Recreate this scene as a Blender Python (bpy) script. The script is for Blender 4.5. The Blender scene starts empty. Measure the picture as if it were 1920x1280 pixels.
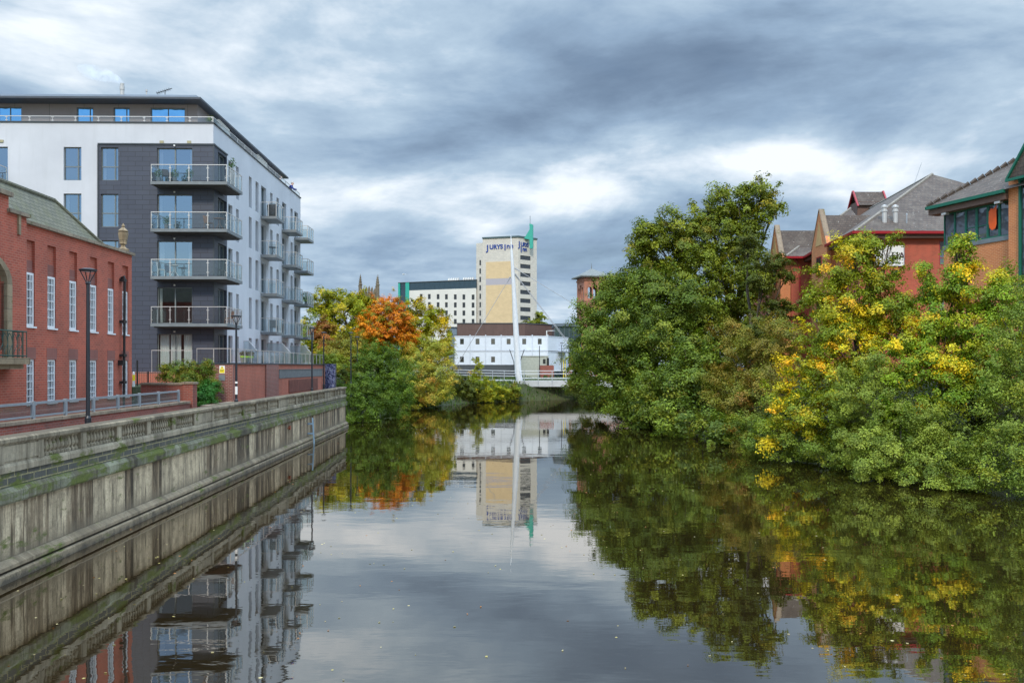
import bpy, math, random
import numpy as np
from mathutils import Vector, Matrix, Quaternion
random.seed(7)
SC = bpy.context.scene
COL = SC.collection
FPX = 1600.0; HZ = 687.0; CH = 5.2
def px(u, v, d):            # a pixel of the 1920x1280 photograph at depth d, as a real point
    return Vector(((u-960)/FPX*d, d, CH-(v-HZ)/FPX*d))
# ------------------------------------------------------------------ node helpers
class NT:
    def __init__(s, nt): s.t = nt; s.n = nt.nodes; s.l = nt.links
    def new(s, ty, **kw):
        n = s.n.new(ty)
        for k, v in kw.items(): setattr(n, k, v)
        return n
    def set(s, sock, v):
        if isinstance(v, bpy.types.NodeSocket): s.l.new(v, sock)
        elif v is not None:
            if hasattr(sock.default_value, '__len__') and not hasattr(v, '__len__'): v = (v,)*len(sock.default_value)
            if hasattr(v, '__len__') and len(sock.default_value) == 4 and len(v) == 3: v = (*v, 1)
            sock.default_value = v
    def math(s, op, a, b=None, c=None, clamp=False):
        n = s.new('ShaderNodeMath', operation=op, use_clamp=clamp)
        for i, x in enumerate((a, b, c)):
            if x is not None: s.set(n.inputs[i], x)
        return n.outputs[0]
    def vm(s, op, a, b=None, out=0):
        n = s.new('ShaderNodeVectorMath', operation=op)
        s.set(n.inputs[0], a)
        if b is not None: s.set(n.inputs[3 if op == 'SCALE' else 1], b)
        return n.outputs['Value'] if out == 'v' else n.outputs[0]
    def comb(s, x, y, z):
        n = s.new('ShaderNodeCombineXYZ')
        for i, q in enumerate((x, y, z)): s.set(n.inputs[i], q)
        return n.outputs[0]
    def sep(s, v):
        n = s.new('ShaderNodeSeparateXYZ'); s.set(n.inputs[0], v); return n.outputs
    def noise(s, vec, scale, detail=4, rough=.55, dist=0, color=False):
        n = s.new('ShaderNodeTexNoise'); s.set(n.inputs['Vector'], vec)
        n.inputs['Scale'].default_value = scale; n.inputs['Detail'].default_value = detail
        n.inputs['Roughness'].default_value = rough; n.inputs['Distortion'].default_value = dist
        return n.outputs['Color' if color else 'Fac']
    def ramp(s, f, stops, interp='LINEAR'):
        n = s.new('ShaderNodeValToRGB'); s.set(n.inputs[0], f); cr = n.color_ramp; cr.interpolation = interp
        while len(cr.elements) < len(stops): cr.elements.new(.5)
        for e, (p, c) in zip(cr.elements, stops):
            e.position = p; e.color = (*c, 1) if hasattr(c, '__len__') else (c, c, c, 1)
        return n.outputs[0]
    def mix(s, f, a, b, mode='MIX'):
        n = s.new('ShaderNodeMix', data_type='RGBA', blend_type=mode)
        s.set(n.inputs[0], f); s.set(n.inputs[6], a); s.set(n.inputs[7], b); return n.outputs[2]
    def mapr(s, v, a, b, c=0, d=1, smooth=False):
        n = s.new('ShaderNodeMapRange', interpolation_type='SMOOTHSTEP' if smooth else 'LINEAR')
        for i, q in enumerate((v, a, b, c, d)): s.set(n.inputs[i], q)
        return n.outputs[0]
    def bump(s, h, strength=.3, dist=.02):
        n = s.new('ShaderNodeBump'); s.set(n.inputs['Height'], h)
        n.inputs['Strength'].default_value = strength; n.inputs['Distance'].default_value = dist
        return n.outputs[0]
    def wallvec(s):          # (distance along the wall, height, 0) on any upright or sloping face
        g = s.new('ShaderNodeNewGeometry')
        t = s.vm('NORMALIZE', s.vm('CROSS_PRODUCT', g.outputs['True Normal'], (0, 0, 1)))
        along = s.vm('DOT_PRODUCT', g.outputs['Position'], t, out='v')
        return s.comb(along, s.sep(g.outputs['Position'])[2], 0)
    def pos(s): return s.new('ShaderNodeNewGeometry').outputs['Position']
    def principled(s, color, rough=.7, normal=None, **kw):
        b = s.new('ShaderNodeBsdfPrincipled'); s.set(b.inputs['Base Color'], color); s.set(b.inputs['Roughness'], rough)
        if normal is not None: s.l.new(normal, b.inputs['Normal'])
        for k, v in kw.items(): s.set(b.inputs[k], v)
        return b.outputs[0]
    def out(s, sh, vol=None):
        o = s.new('ShaderNodeOutputMaterial')
        if sh is not None: s.l.new(sh, o.inputs[0])
        if vol is not None: s.l.new(vol, o.inputs[1])
def mat(name):
    m = bpy.data.materials.new(name); m.use_nodes = True; m.node_tree.nodes.clear(); return m, NT(m.node_tree)
def m_plain(name, col, rough=.6, var=.15, scale=3., metallic=0., bump=0., fine=30):
    m, t = mat(name); p = t.pos()
    n = t.noise(p, scale, 5); c = t.mix(t.mapr(n, .3, .7), tuple(x*(1-var) for x in col), tuple(min(1, x*(1+var)) for x in col))
    f = t.noise(p, fine, 3)
    c = t.mix(t.mapr(f, .35, .65, 0, .35), c, tuple(x*.8 for x in col))
    nr = t.bump(f, bump) if bump else None
    t.out(t.principled(c, rough, nr, Metallic=metallic)); return m
def m_brick(name, c1, c2, mortar, w=.25, h=.088, rough=.85, ms=.012, bump=.4, stain=(.05, .04, .035), stain_amt=.35, var=1.0):
    m, t = mat(name); wv = t.wallvec()
    b = t.new('ShaderNodeTexBrick'); t.l.new(wv, b.inputs['Vector'])
    t.set(b.inputs['Color1'], c1); t.set(b.inputs['Color2'], c2); t.set(b.inputs['Mortar'], mortar)
    b.inputs['Scale'].default_value = 1; b.inputs['Mortar Size'].default_value = ms; b.inputs['Mortar Smooth'].default_value = .3
    b.inputs['Brick Width'].default_value = w; b.inputs['Row Height'].default_value = h; b.inputs['Bias'].default_value = 0
    n1 = t.noise(wv, .5, 5, .6); n2 = t.noise(t.vm('MULTIPLY', wv, (1.6, .35, 1)), 1.2, 4)
    c = t.mix(t.mapr(n1, .4, .75, 0, stain_amt), b.outputs[0], stain)
    c = t.mix(t.mapr(n2, .35, .7, 0, .22*var), c, tuple(min(1, x*1.5+.02) for x in c1))
    t.out(t.principled(c, rough, t.bump(b.outputs['Fac'], -bump, .01))); return m
def m_emit(name, col, s):
    m, t = mat(name); e = t.new('ShaderNodeEmission'); t.set(e.inputs[0], col); e.inputs[1].default_value = s; t.out(e.outputs[0]); return m
def m_glass_dark(name, tint=(.012, .018, .025), refl=.35, rough=.03, gcol=(.85, .93, 1)):     # window glass in front of an unlit room
    m, t = mat(name)
    d = t.principled(tint, .4); g = t.new('ShaderNodeBsdfGlossy'); g.inputs['Roughness'].default_value = rough
    t.set(g.inputs[0], gcol)
    lw = t.new('ShaderNodeLayerWeight'); lw.inputs[0].default_value = .35
    n = t.noise(t.pos(), .9, 2); nb = t.bump(n, .06, .3); t.l.new(nb, g.inputs['Normal'])
    f = t.math('ADD', t.math('MULTIPLY', lw.outputs['Fresnel'], .6), refl, clamp=True)
    x = t.new('ShaderNodeMixShader'); t.l.new(f, x.inputs[0]); t.l.new(d, x.inputs[1]); t.l.new(g.outputs[0], x.inputs[2])
    t.out(x.outputs[0]); return m
def m_glass_clear(name, tint=(.8, .92, .9), refl=.2, base=.0, gcol=(.85, .93, 1)):
    m, t = mat(name)
    tr = t.new('ShaderNodeBsdfTransparent'); t.set(tr.inputs[0], tint)
    g = t.new('ShaderNodeBsdfGlossy'); g.inputs['Roughness'].default_value = .03; t.set(g.inputs[0], gcol)
    lw = t.new('ShaderNodeLayerWeight'); lw.inputs[0].default_value = .3
    f = t.math('ADD', t.math('MULTIPLY', lw.outputs['Fresnel'], .6), refl, clamp=True)
    x = t.new('ShaderNodeMixShader'); t.l.new(f, x.inputs[0]); t.l.new(tr.outputs[0], x.inputs[1]); t.l.new(g.outputs[0], x.inputs[2])
    if base:
        df = t.principled((.5, .58, .6), .5); y = t.new('ShaderNodeMixShader'); y.inputs[0].default_value = base
        t.l.new(x.outputs[0], y.inputs[1]); t.l.new(df, y.inputs[2]); t.out(y.outputs[0])
    else: t.out(x.outputs[0])
    return m
# ------------------------------------------------------------------ object helpers
def tag(o, label=None, cat=None, group=None, kind=None):
    if label: o['label'] = label
    if cat: o['category'] = cat
    if group: o['group'] = group
    if kind: o['kind'] = kind
    return o
def empty(name, loc=(0, 0, 0), rz=0, label=None, cat=None, group=None):
    o = bpy.data.objects.new(name, None); COL.objects.link(o); o.location = loc; o.rotation_euler = (0, 0, rz)
    o.empty_display_size = .3
    return tag(o, label, cat, group)
class MB:
    def __init__(s): s.v = []; s.f = []; s.m = []
    def add(s, vs, fs, mi=0):
        k = len(s.v); s.v += [tuple(v) for v in vs]; s.f += [tuple(i+k for i in f) for f in fs]; s.m += [mi]*len(fs); return s
    def quad(s, a, b, c, d, mi=0): return s.add([a, b, c, d], [(0, 1, 2, 3)], mi)
    def hexa(s, p, mi=0):    # 8 points: bottom ring 0-3, top ring 4-7
        return s.add(p, [(3, 2, 1, 0), (4, 5, 6, 7), (0, 1, 5, 4), (1, 2, 6, 5), (2, 3, 7, 6), (3, 0, 4, 7)], mi)
    def box(s, x0, x1, y0, y1, z0, z1, mi=0):
        return s.hexa([(x0, y0, z0), (x1, y0, z0), (x1, y1, z0), (x0, y1, z0), (x0, y0, z1), (x1, y0, z1), (x1, y1, z1), (x0, y1, z1)], mi)
    def prism(s, poly, z0, z1, mi=0):
        n = len(poly); z0 = z0 if hasattr(z0, '__len__') else [z0]*n; z1 = z1 if hasattr(z1, '__len__') else [z1]*n
        vs = [(p[0], p[1], z0[i]) for i, p in enumerate(poly)] + [(p[0], p[1], z1[i]) for i, p in enumerate(poly)]
        return s.add(vs, [tuple(range(n-1, -1, -1)), tuple(range(n, 2*n))] + [(i, (i+1) % n, n+(i+1) % n, n+i) for i in range(n)], mi)
    def tube(s, pts, rad, n=8, mi=0, cap=True):
        pts = [Vector(p) for p in pts]; rad = rad if hasattr(rad, '__len__') else [rad]*len(pts)
        k = len(s.v); prev = None
        for i, p in enumerate(pts):
            d = (pts[min(i+1, len(pts)-1)]-pts[max(i-1, 0)]).normalized()
            if prev is None:
                a = d.orthogonal().normalized() if abs(d.z) < .99 else Vector((1, 0, 0))
            else: a = (prev - d*prev.dot(d)).normalized()
            prev = a; b = d.cross(a)
            for j in range(n):
                t = 2*math.pi*j/n; s.v.append(tuple(p+(a*math.cos(t)+b*math.sin(t))*rad[i]))
        for i in range(len(pts)-1):
            for j in range(n):
                s.f.append((k+i*n+j, k+i*n+(j+1) % n, k+(i+1)*n+(j+1) % n, k+(i+1)*n+j)); s.m.append(mi)
        if cap:
            s.f.append(tuple(range(k+n-1, k-1, -1))); s.m.append(mi)
            e = k+(len(pts)-1)*n; s.f.append(tuple(range(e, e+n))); s.m.append(mi)
        return s
    def lathe(s, c, prof, n=12, mi=0):       # prof: (r, z) from the bottom up
        c = Vector(c); return s.tube([c+Vector((0, 0, z)) for r, z in prof], [max(r, .001) for r, z in prof], n, mi)
    def build(s, name, mats, parent=None, smooth=False, label=None, cat=None, group=None, kind=None, loc=None):
        me = bpy.data.meshes.new(name); me.from_pydata(s.v, [], s.f)
        for m in (mats if isinstance(mats, (list, tuple)) else [mats]): me.materials.append(m)
        if any(s.m): me.polygons.foreach_set('material_index', s.m)
        if smooth: me.polygons.foreach_set('use_smooth', [True]*len(s.f))
        me.update()
        o = bpy.data.objects.new(name, me); COL.objects.link(o)
        if parent is not None: o.parent = parent
        if loc is not None: o.location = loc
        return tag(o, label, cat, group, kind)
class Facade:
    """upright plane: s runs along it, z up, n outward; angle 0 faces -Y, 90 faces +X, -90 faces -X"""
    def __init__(s, ox, oy, ang):
        a = math.radians(ang); s.o = Vector((ox, oy, 0)); s.s = Vector((math.cos(a), math.sin(a), 0)); s.n = Vector((math.sin(a), -math.cos(a), 0))
    def p(s, a, z, d=0): return s.o+s.s*a+s.n*d+Vector((0, 0, z))
    def box(s, mb, s0, s1, z0, z1, d0, d1, mi=0):   # d1 > d0
        return mb.hexa([s.p(s0, z0, d1), s.p(s1, z0, d1), s.p(s1, z0, d0), s.p(s0, z0, d0), s.p(s0, z1, d1), s.p(s1, z1, d1), s.p(s1, z1, d0), s.p(s0, z1, d0)], mi)
    def quad(s, mb, s0, s1, z0, z1, d=0, mi=0): return mb.quad(s.p(s0, z0, d), s.p(s1, z0, d), s.p(s1, z1, d), s.p(s0, z1, d), mi)
    def wall(s, mb, s0, s1, z0, z1, ops=(), rev=.15, mi=0, mr=None, d=0):
        """a face with real openings; ops: (s0, s1, z0, z1)"""
        mr = mi if mr is None else mr
        S = sorted({s0, s1, *[q for o in ops for q in o[:2] if s0 < q < s1]}); Z = sorted({z0, z1, *[q for o in ops for q in o[2:] if z0 < q < z1]})
        for j in range(len(Z)-1):
            run = None
            for i in range(len(S)-1):
                cs, cz = (S[i]+S[i+1])/2, (Z[j]+Z[j+1])/2
                if any(o[0] < cs < o[1] and o[2] < cz < o[3] for o in ops):
                    if run is not None: s.quad(mb, run, S[i], Z[j], Z[j+1], d, mi); run = None
                elif run is None: run = S[i]
            if run is not None: s.quad(mb, run, S[-1], Z[j], Z[j+1], d, mi)
        for a, b, c, e in ops:
            P = s.p
            mb.quad(P(a, c, d), P(a, e, d), P(a, e, d-rev), P(a, c, d-rev), mr); mb.quad(P(b, c, d-rev), P(b, e, d-rev), P(b, e, d), P(b, c, d), mr)
            mb.quad(P(a, e, d), P(b, e, d), P(b, e, d-rev), P(a, e, d-rev), mr); mb.quad(P(a, c, d-rev), P(b, c, d-rev), P(b, c, d), P(a, c, d), mr)
    def window(s, parent, op, mf, mp, dep=.1, fw=.05, vert=(), horiz=(), bar=.04, name='window', sill=None, curtain=None, d=0):
        """frame = part, pane (and curtain, sill) = sub-parts"""
        a, b, c, e = op; q = d-dep; mb = MB(); g = .003
        s.box(mb, a+g, b-g, e-fw, e-g, q-.05, q+.02); s.box(mb, a+g, b-g, c+g, c+fw, q-.05, q+.02)
        s.box(mb, a+g, a+fw, c+fw, e-fw, q-.05, q+.02); s.box(mb, b-fw, b-g, c+fw, e-fw, q-.05, q+.02)
        for v in vert: x = a+(b-a)*v; s.box(mb, x-bar/2, x+bar/2, c+fw, e-fw, q-.045, q+.015)
        for h in horiz: z = c+(e-c)*h; s.box(mb, a+fw, b-fw, z-bar/2, z+bar/2, q-.042, q+.012)
        w = mb.build(name, mf, parent)
        s.quad(m2 := MB(), a+g, b-g, c+g, e-g, q-.03); m2.build('pane', mp, w)
        if sill: mb = MB(); s.box(mb, a-.05, b+.05, c-.06, c-.002, q, d+.05); mb.build('sill', sill, w)
        if curtain:
            for (f0, f1) in curtain[1]:
                mb = MB(); n = 10; x0 = a+(b-a)*f0; x1 = a+(b-a)*f1
                for i in range(n):
                    ta, tb = x0+(x1-x0)*i/n, x0+(x1-x0)*(i+1)/n
                    da = q-.16-(.05 if i % 2 else 0); db = q-.16-(0 if i % 2 else .05)
                    mb.quad(s.p(ta, c+.03, da), s.p(tb, c+.03, db), s.p(tb, e-.03, db), s.p(ta, e-.03, da))
                mb.build('curtain', curtain[0], w)
        return w
def text_mesh(txt, size, mat_, parent, name, mtx, ext=.02, align='LEFT', bold=0., space=1.):
    cu = bpy.data.curves.new('lettering', 'FONT'); cu.body = txt; cu.size = size; cu.extrude = ext; cu.align_x = align; cu.offset = bold; cu.space_character = space
    o = bpy.data.objects.new('lettering', cu); COL.objects.link(o)
    bpy.context.view_layer.update()
    me = bpy.data.meshes.new_from_object(o.evaluated_get(bpy.context.evaluated_depsgraph_get()))
    bpy.data.objects.remove(o); bpy.data.curves.remove(cu)
    me.transform(mtx); me.materials.clear(); me.materials.append(mat_)
    r = bpy.data.objects.new(name, me); COL.objects.link(r); r.parent = parent; return r
def on_facade(f, s, z, d):     # matrix that lays lettering on a facade
    m = Matrix.Identity(4); p = f.p(s, z, d)
    m.col[0] = (*f.s, 0); m.col[1] = (0, 0, 1, 0); m.col[2] = (*f.n, 0); m.col[3] = (*p, 1); return m
def copy_tree(o, parent=None):
    c = o.copy(); COL.objects.link(c); c.parent = parent
    for ch in list(o.children): copy_tree(ch, c)
    return c
# ------------------------------------------------------------------ foliage
def leaf_mat(name):
    m, t = mat(name); a = t.new('ShaderNodeAttribute', attribute_name='tint')
    d = t.new('ShaderNodeBsdfDiffuse'); t.l.new(a.outputs['Color'], d.inputs[0])
    g = t.new('ShaderNodeBsdfGlossy'); g.inputs['Roughness'].default_value = .45; t.set(g.inputs[0], (.6, .65, .6))
    tr = t.new('ShaderNodeBsdfTranslucent'); t.l.new(t.mix(1, a.outputs['Color'], (1.15, 1.2, .6), 'MULTIPLY'), tr.inputs[0])
    x = t.new('ShaderNodeMixShader'); x.inputs[0].default_value = .20; t.l.new(d.outputs[0], x.inputs[1]); t.l.new(tr.outputs[0], x.inputs[2])
    y = t.new('ShaderNodeMixShader'); y.inputs[0].default_value = .025; t.l.new(x.outputs[0], y.inputs[1]); t.l.new(g.outputs[0], y.inputs[2])
    t.out(y.outputs[0]); return m
LEAF = leaf_mat('leaves'); LEAFGAIN = (1.72, 1.36, .44)
def quads_object(name, P, A, B, C, parent, matl=LEAF):
    """P centres, A half-length vectors, B half-width vectors, C colours"""
    n = len(P); V = np.empty((n, 4, 3), np.float32)
    V[:, 0] = P-A; V[:, 1] = P+B-A*.1; V[:, 2] = P+A; V[:, 3] = P-B-A*.1
    me = bpy.data.meshes.new(name); me.vertices.add(n*4); me.vertices.foreach_set('co', V.ravel())
    me.loops.add(n*4); me.loops.foreach_set('vertex_index', np.arange(n*4, dtype=np.int32))
    me.polygons.add(n); me.polygons.foreach_set('loop_start', np.arange(0, n*4, 4, dtype=np.int32))
    try: me.polygons.foreach_set('loop_total', np.full(n, 4, np.int32))
    except Exception: pass
    me.update(calc_edges=True)
    at = me.color_attributes.new('tint', 'FLOAT_COLOR', 'POINT')
    cc = np.ones((n, 4, 4), np.float32); cc[:, :, :3] = C[:, None, :]; at.data.foreach_set('color', cc.ravel())
    me.materials.append(matl)
    o = bpy.data.objects.new(name, me); COL.objects.link(o); o.parent = parent; return o
BARK = m_plain('bark', (.07, .055, .04), .9, .3, 4, bump=.5)
def unit(rng, n):
    v = rng.normal(size=(n, 3)); return v/np.linalg.norm(v, axis=1)[:, None]
def tree(name, label, cat, lobes, base, n, leaf, clump, pal, spots=(), seed=1, group=None, spot_cols=None, trunk_r=.2, flat=.6, shell=.5, droop=.3, aspect=.55, rag=.12, trunks=None, limbs=True, cover=1.0):
    """lobes: (u, v, ru, rv, d) in photo pixels and metres, turned into ellipsoids of real size; base: world x, y, z"""
    rng = np.random.default_rng(seed); bx, by, bz = base; n = int(n*1.6); leaf *= .8
    root = empty(name, base, 0, label, cat, group)
    L = []
    for q in lobes:
        u, v, ru, rv, d = q[:5]; c = px(u, v, d); rx, rz = ru*d/FPX, rv*d/FPX; ry = q[5] if len(q) > 5 else (rx+rz)/2
        L.append((np.array(c), np.array((rx, ry, rz))))
    area = np.array([(r.prod())**(2/3) for c, r in L]); tot = area.sum()
    CC, CD, CR = [], [], []
    for (c, r), a in zip(L, area):
        k = max(6, int(a*4*cover/(clump*clump)*1.5)); D = unit(rng, k); t = shell+(1.02-shell)*rng.random(k)**.6
        t = t*(1+rag*rng.normal(size=k)*np.where(rng.random(k) < .2, 2.0, 1.0)); CC.append(c+D*r*t[:, None]); CD.append(D); CR.append(clump*rng.uniform(.35, 1.3, k))
    CC = np.vstack(CC); CD = np.vstack(CD); CR = np.concatenate(CR)
    ok = CC[:, 2] > .12; CC, CD, CR = CC[ok], CD[ok], CR[ok]
    w = CR**2; idx = rng.choice(len(CC), n, p=w/w.sum())
    off = unit(rng, n)*(rng.random(n)**.62)[:, None]; off[:, 2] *= flat
    ax = CD*.8+unit(rng, len(CC))*.6+np.array((0, 0, .35)); ax /= np.linalg.norm(ax, axis=1)[:, None]; ax = ax[idx]
    off = off*.82+ax*(off*ax).sum(1)[:, None]*1.0
    P = CC[idx]+off*CR[idx][:, None]
    P[:, 2] -= droop*CR[idx]*(off[:, 0]**2+off[:, 1]**2)
    P[:, 2] = np.maximum(P[:, 2], .04+.2*rng.random(n))
    N = off*.9+CD[idx]*.5+np.array((0, 0, .7))+unit(rng, n)*.75; N /= np.linalg.norm(N, axis=1)[:, None]
    R = unit(rng, n); A = np.cross(N, R); A /= np.linalg.norm(A, axis=1)[:, None]; B = np.cross(N, A)
    sz = leaf*rng.uniform(.45, 1.45, n)*.5
    pc = np.array([p[0] for p in pal]); pw = np.array([p[1] for p in pal], float); pw /= pw.sum()
    cc = pc[rng.choice(len(pal), len(CC), p=pw)]*rng.uniform(.75, 1.25, len(CC))[:, None]
    if spots:
        sp = np.array(spot_cols if spot_cols is not None else [(.42, .38, .03), (.32, .34, .035), (.44, .30, .03), (.24, .28, .03)])
        U = 960+CC[:, 0]/CC[:, 1]*FPX; Vv = HZ-(CC[:, 2]-CH)/CC[:, 1]*FPX; near = CC[:, 1] < np.array([l[0][1] for l in L]).mean()+2
        for (su, sv, sr) in spots:
            hit = ((U-su)**2+(Vv-sv)**2 < (sr*rng.uniform(.5, 1.25, len(CC)))**2) & near & (rng.random(len(CC)) < .62)
            cc[hit] = sp[rng.choice(len(sp), hit.sum())]*rng.uniform(.8, 1.2, hit.sum())[:, None]
    C = cc[idx]*rng.uniform(.7, 1.3, n)[:, None]; mixl = rng.random(n) < .12; C[mixl] = pc[rng.choice(len(pal), mixl.sum(), p=pw)]
    bvec = np.array(base)
    C = C*np.array(LEAFGAIN); quads_object('crown', P-bvec, A*sz[:, None], B*(sz*aspect)[:, None], C, root)
    mb = MB(); rr = random.Random(seed)
    for (tx, ty) in (trunks or [(0, 0)]):
        b0 = Vector((tx, ty, -.3)); top = max(L, key=lambda l: l[0][2]); tc = Vector(top[0]-bvec); h = tc.z
        pts = [b0]; rad = [trunk_r*1.3]
        for i in range(1, 7):
            f = i/6; pts.append(b0.lerp(tc, f**1.2)+Vector((rr.uniform(-.15, .15), rr.uniform(-.15, .15), (tc.z-b0.z)*(f-f**1.2)))); rad.append(trunk_r*(1-f*.85))
        mb.tube(pts, rad, 8)
        if limbs:
            for (c, r) in L:
                e = Vector(c-bvec); k = min(5, max(1, int(5*(e.z*.55)/max(h, .1)))); s0 = pts[k]; m_ = s0.lerp(e, .5)+Vector((0, 0, -.1*(e-s0).length+rr.uniform(-.2, .2)))
                mb.tube([s0, m_, e], [trunk_r*.42, trunk_r*.25, trunk_r*.1], 6)
                for q in range(4):
                    d_ = Vector((rr.uniform(-1, 1)*r[0], rr.uniform(-1, 1)*r[1], rr.uniform(-.3, .9)*r[2]))*.8
                    mb.tube([m_.lerp(e, rr.uniform(.3, .95)), e+d_], [trunk_r*.12, trunk_r*.04], 5)
    _old_build(mb, 'trunk', BARK, root, smooth=True)
    return root
# ================================================================== camera, render, sky, sun
cam = bpy.data.cameras.new('camera'); co = bpy.data.objects.new('camera', cam); COL.objects.link(co); SC.camera = co
co.location = (0, 0, CH); co.rotation_euler = (math.radians(90), 0, 0); cam.lens = 30; cam.sensor_width = 36; cam.shift_y = (HZ-640)/1920; cam.clip_end = 6000; cam.clip_start = .1
SC.view_settings.view_transform = 'Standard'; SC.view_settings.look = 'None'; SC.view_settings.exposure = .5; SC.view_settings.gamma = 1
SC.cycles.max_bounces = 8; SC.cycles.volume_bounces = 6; SC.cycles.transparent_max_bounces = 24
SUN_EL, SUN_AZ = 42, 182       # azimuth clockwise from +Y: behind the viewer's left shoulder
sl = bpy.data.lights.new('sun', 'SUN'); sl.energy = 1.9; sl.angle = math.radians(9); sl.color = (1, .9, .76)
so = bpy.data.objects.new('sun', sl); COL.objects.link(so)
sd = Vector((math.sin(math.radians(SUN_AZ))*math.cos(math.radians(SUN_EL)), math.cos(math.radians(SUN_AZ))*math.cos(math.radians(SUN_EL)), math.sin(math.radians(SUN_EL))))
so.rotation_euler = sd.to_track_quat('Z', 'Y').to_euler(); so.location = (-30, -30, 60)
W = bpy.data.worlds.new('World'); SC.world = W; W.use_nodes = True; W.node_tree.nodes.clear(); t = NT(W.node_tree)
D = t.vm('NORMALIZE', t.new('ShaderNodeTexCoord').outputs['Generated']); dx, dy, dz = t.sep(D)
sky = t.new('ShaderNodeTexSky', sky_type='NISHITA', sun_disc=False); sky.sun_elevation = math.radians(SUN_EL); sky.sun_rotation = math.radians(SUN_AZ); sky.air_density = 1.2; sky.ozone_density = 2.5; sky.dust_density = .3
b1 = t.new('ShaderNodeBackground'); t.l.new(sky.outputs[0], b1.inputs[0]); b1.inputs[1].default_value = .08
h = t.math('ADD', t.math('MAXIMUM', dz, 0), .11)            # a cloud deck seen in perspective
P2 = t.comb(t.math('DIVIDE', dx, h), t.math('DIVIDE', dy, h), 0)
P3 = t.vm('ADD', P2, (3.1, 1.7, 0))
n1 = t.noise(P3, .62, 9, .56, .35); n2 = t.noise(t.vm('ADD', t.vm('MULTIPLY', D, (1, 1, 2.6)), (4.2, 0, 1.1)), 2.7, 7, .58, .5); n3 = t.noise(P3, 3.2, 6, .6, .2)
def spot(u, v, ru, rv):       # weight 1..0 round a direction of the sky
    c = Vector(((u-960)/FPX, 1, (HZ-v)/FPX)); k = t.comb(t.math('DIVIDE', dx, t.math('MAXIMUM', dy, .05)), 0, t.math('DIVIDE', dz, t.math('MAXIMUM', dy, .05)))
    q = t.vm('MULTIPLY', t.vm('SUBTRACT', k, (c.x, 0, c.z)), (FPX/ru, 1, FPX/rv)); r = t.vm('LENGTH', q, out='v')
    g = t.mapr(r, 0, 1, 1, 0, True); return t.math('MULTIPLY', g, t.math('GREATER_THAN', dy, .02))
val = t.math('ADD', t.math('MULTIPLY', n1, .7), t.math('MULTIPLY', n2, .85)); val = t.math('ADD', val, t.math('MULTIPLY', n3, .28))
val = t.math('SUBTRACT', val, .39)                          # about .45
SP = [(1150, 90, 1000, 170, -.11), (900, 240, 650, 130, -.14), (1240, 180, 420, 150, -.06), (640, 440, 260, 70, -.13), (620, 560, 150, 60, -.05), (1650, 170, 500, 160, -.05), (1420, 290, 260, 70, .20), (1600, 330, 500, 80, .14), (900, 430, 110, 55, .17), (1050, 370, 260, 50, .10), (60, 60, 520, 190, .17), (640, 590, 130, 30, .17), (1050, 560, 160, 70, .06), (700, 140, 160, 50, .06)]
for u, v, ru, rv, a in SP: val = t.math('ADD', val, t.math('MULTIPLY', spot(u, v, ru, rv), a))
ccol = t.ramp(val, [(.16, (.105, .155, .235)), (.31, (.15, .215, .31)), (.45, (.225, .315, .43)), (.58, (.345, .445, .55)), (.74, (.68, .73, .78))])
up = t.mapr(dz, .38, .75, 1, 5.0, True); bk = t.mapr(dy, .25, -.35, 1, 1.35, True); ccol2 = t.vm('SCALE', ccol, t.math('MULTIPLY', up, bk))  # unseen sky overhead and behind the camera brightened to add ambient light
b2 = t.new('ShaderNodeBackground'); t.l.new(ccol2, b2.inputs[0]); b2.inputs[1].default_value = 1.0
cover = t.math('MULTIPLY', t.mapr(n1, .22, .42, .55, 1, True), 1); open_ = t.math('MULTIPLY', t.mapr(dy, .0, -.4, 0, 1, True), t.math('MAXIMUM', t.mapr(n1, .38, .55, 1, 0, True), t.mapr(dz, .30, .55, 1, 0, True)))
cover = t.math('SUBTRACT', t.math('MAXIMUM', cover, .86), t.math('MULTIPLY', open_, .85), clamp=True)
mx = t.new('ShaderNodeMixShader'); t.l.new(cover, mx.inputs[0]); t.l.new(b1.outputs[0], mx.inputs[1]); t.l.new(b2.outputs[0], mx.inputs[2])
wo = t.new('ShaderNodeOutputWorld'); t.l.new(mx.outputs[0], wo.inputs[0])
# ================================================================== ground, banks, water
def wx(y): return -11.6-.0372*y
def interp(tab, y):
    if y <= tab[0][0]: return tab[0][1]
    for (a, b), (c, d) in zip(tab, tab[1:]):
        if y <= c: return b+(d-b)*(y-a)/(c-a)
    return tab[-1][1]
LB = [(73.6, -15.0), (80, -14.6), (90, -13.8), (103, -12.2), (113, -9.5), (120, -6), (128, 0), (136, 12), (150, 40)]
RB = [(-40, 27), (10, 25), (32, 22.5), (42, 19.5), (51, 17), (58, 14.5), (80, 12.6), (100, 12.5), (120, 14.5), (150, 20)]
def land(d, top, k=.9): return max(-1.3, min(top, -1.3+d*k))
def gh(x, y):
    if y < 73.6: l = 2.45 if x < wx(y)-.7 else -1.3
    else: l = land(interp(LB, y)-x+1.2, 2.6)
    r = land(x-interp(RB, y)+1.2, 4.2, .8); b = land(y-133, 3.2, .8)
    return max(l, r, b)
m, t = mat('grassy ground'); p = t.pos(); n = t.noise(p, .25, 6); f = t.noise(p, 6, 4)
c = t.mix(t.mapr(n, .35, .65), (.025, .045, .012), (.05, .065, .02)); c = t.mix(t.mapr(f, .4, .7, 0, .6), c, (.09, .075, .045))
t.out(t.principled(c, .95, t.bump(f, .8, .1))); M_GROUND = m
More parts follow.
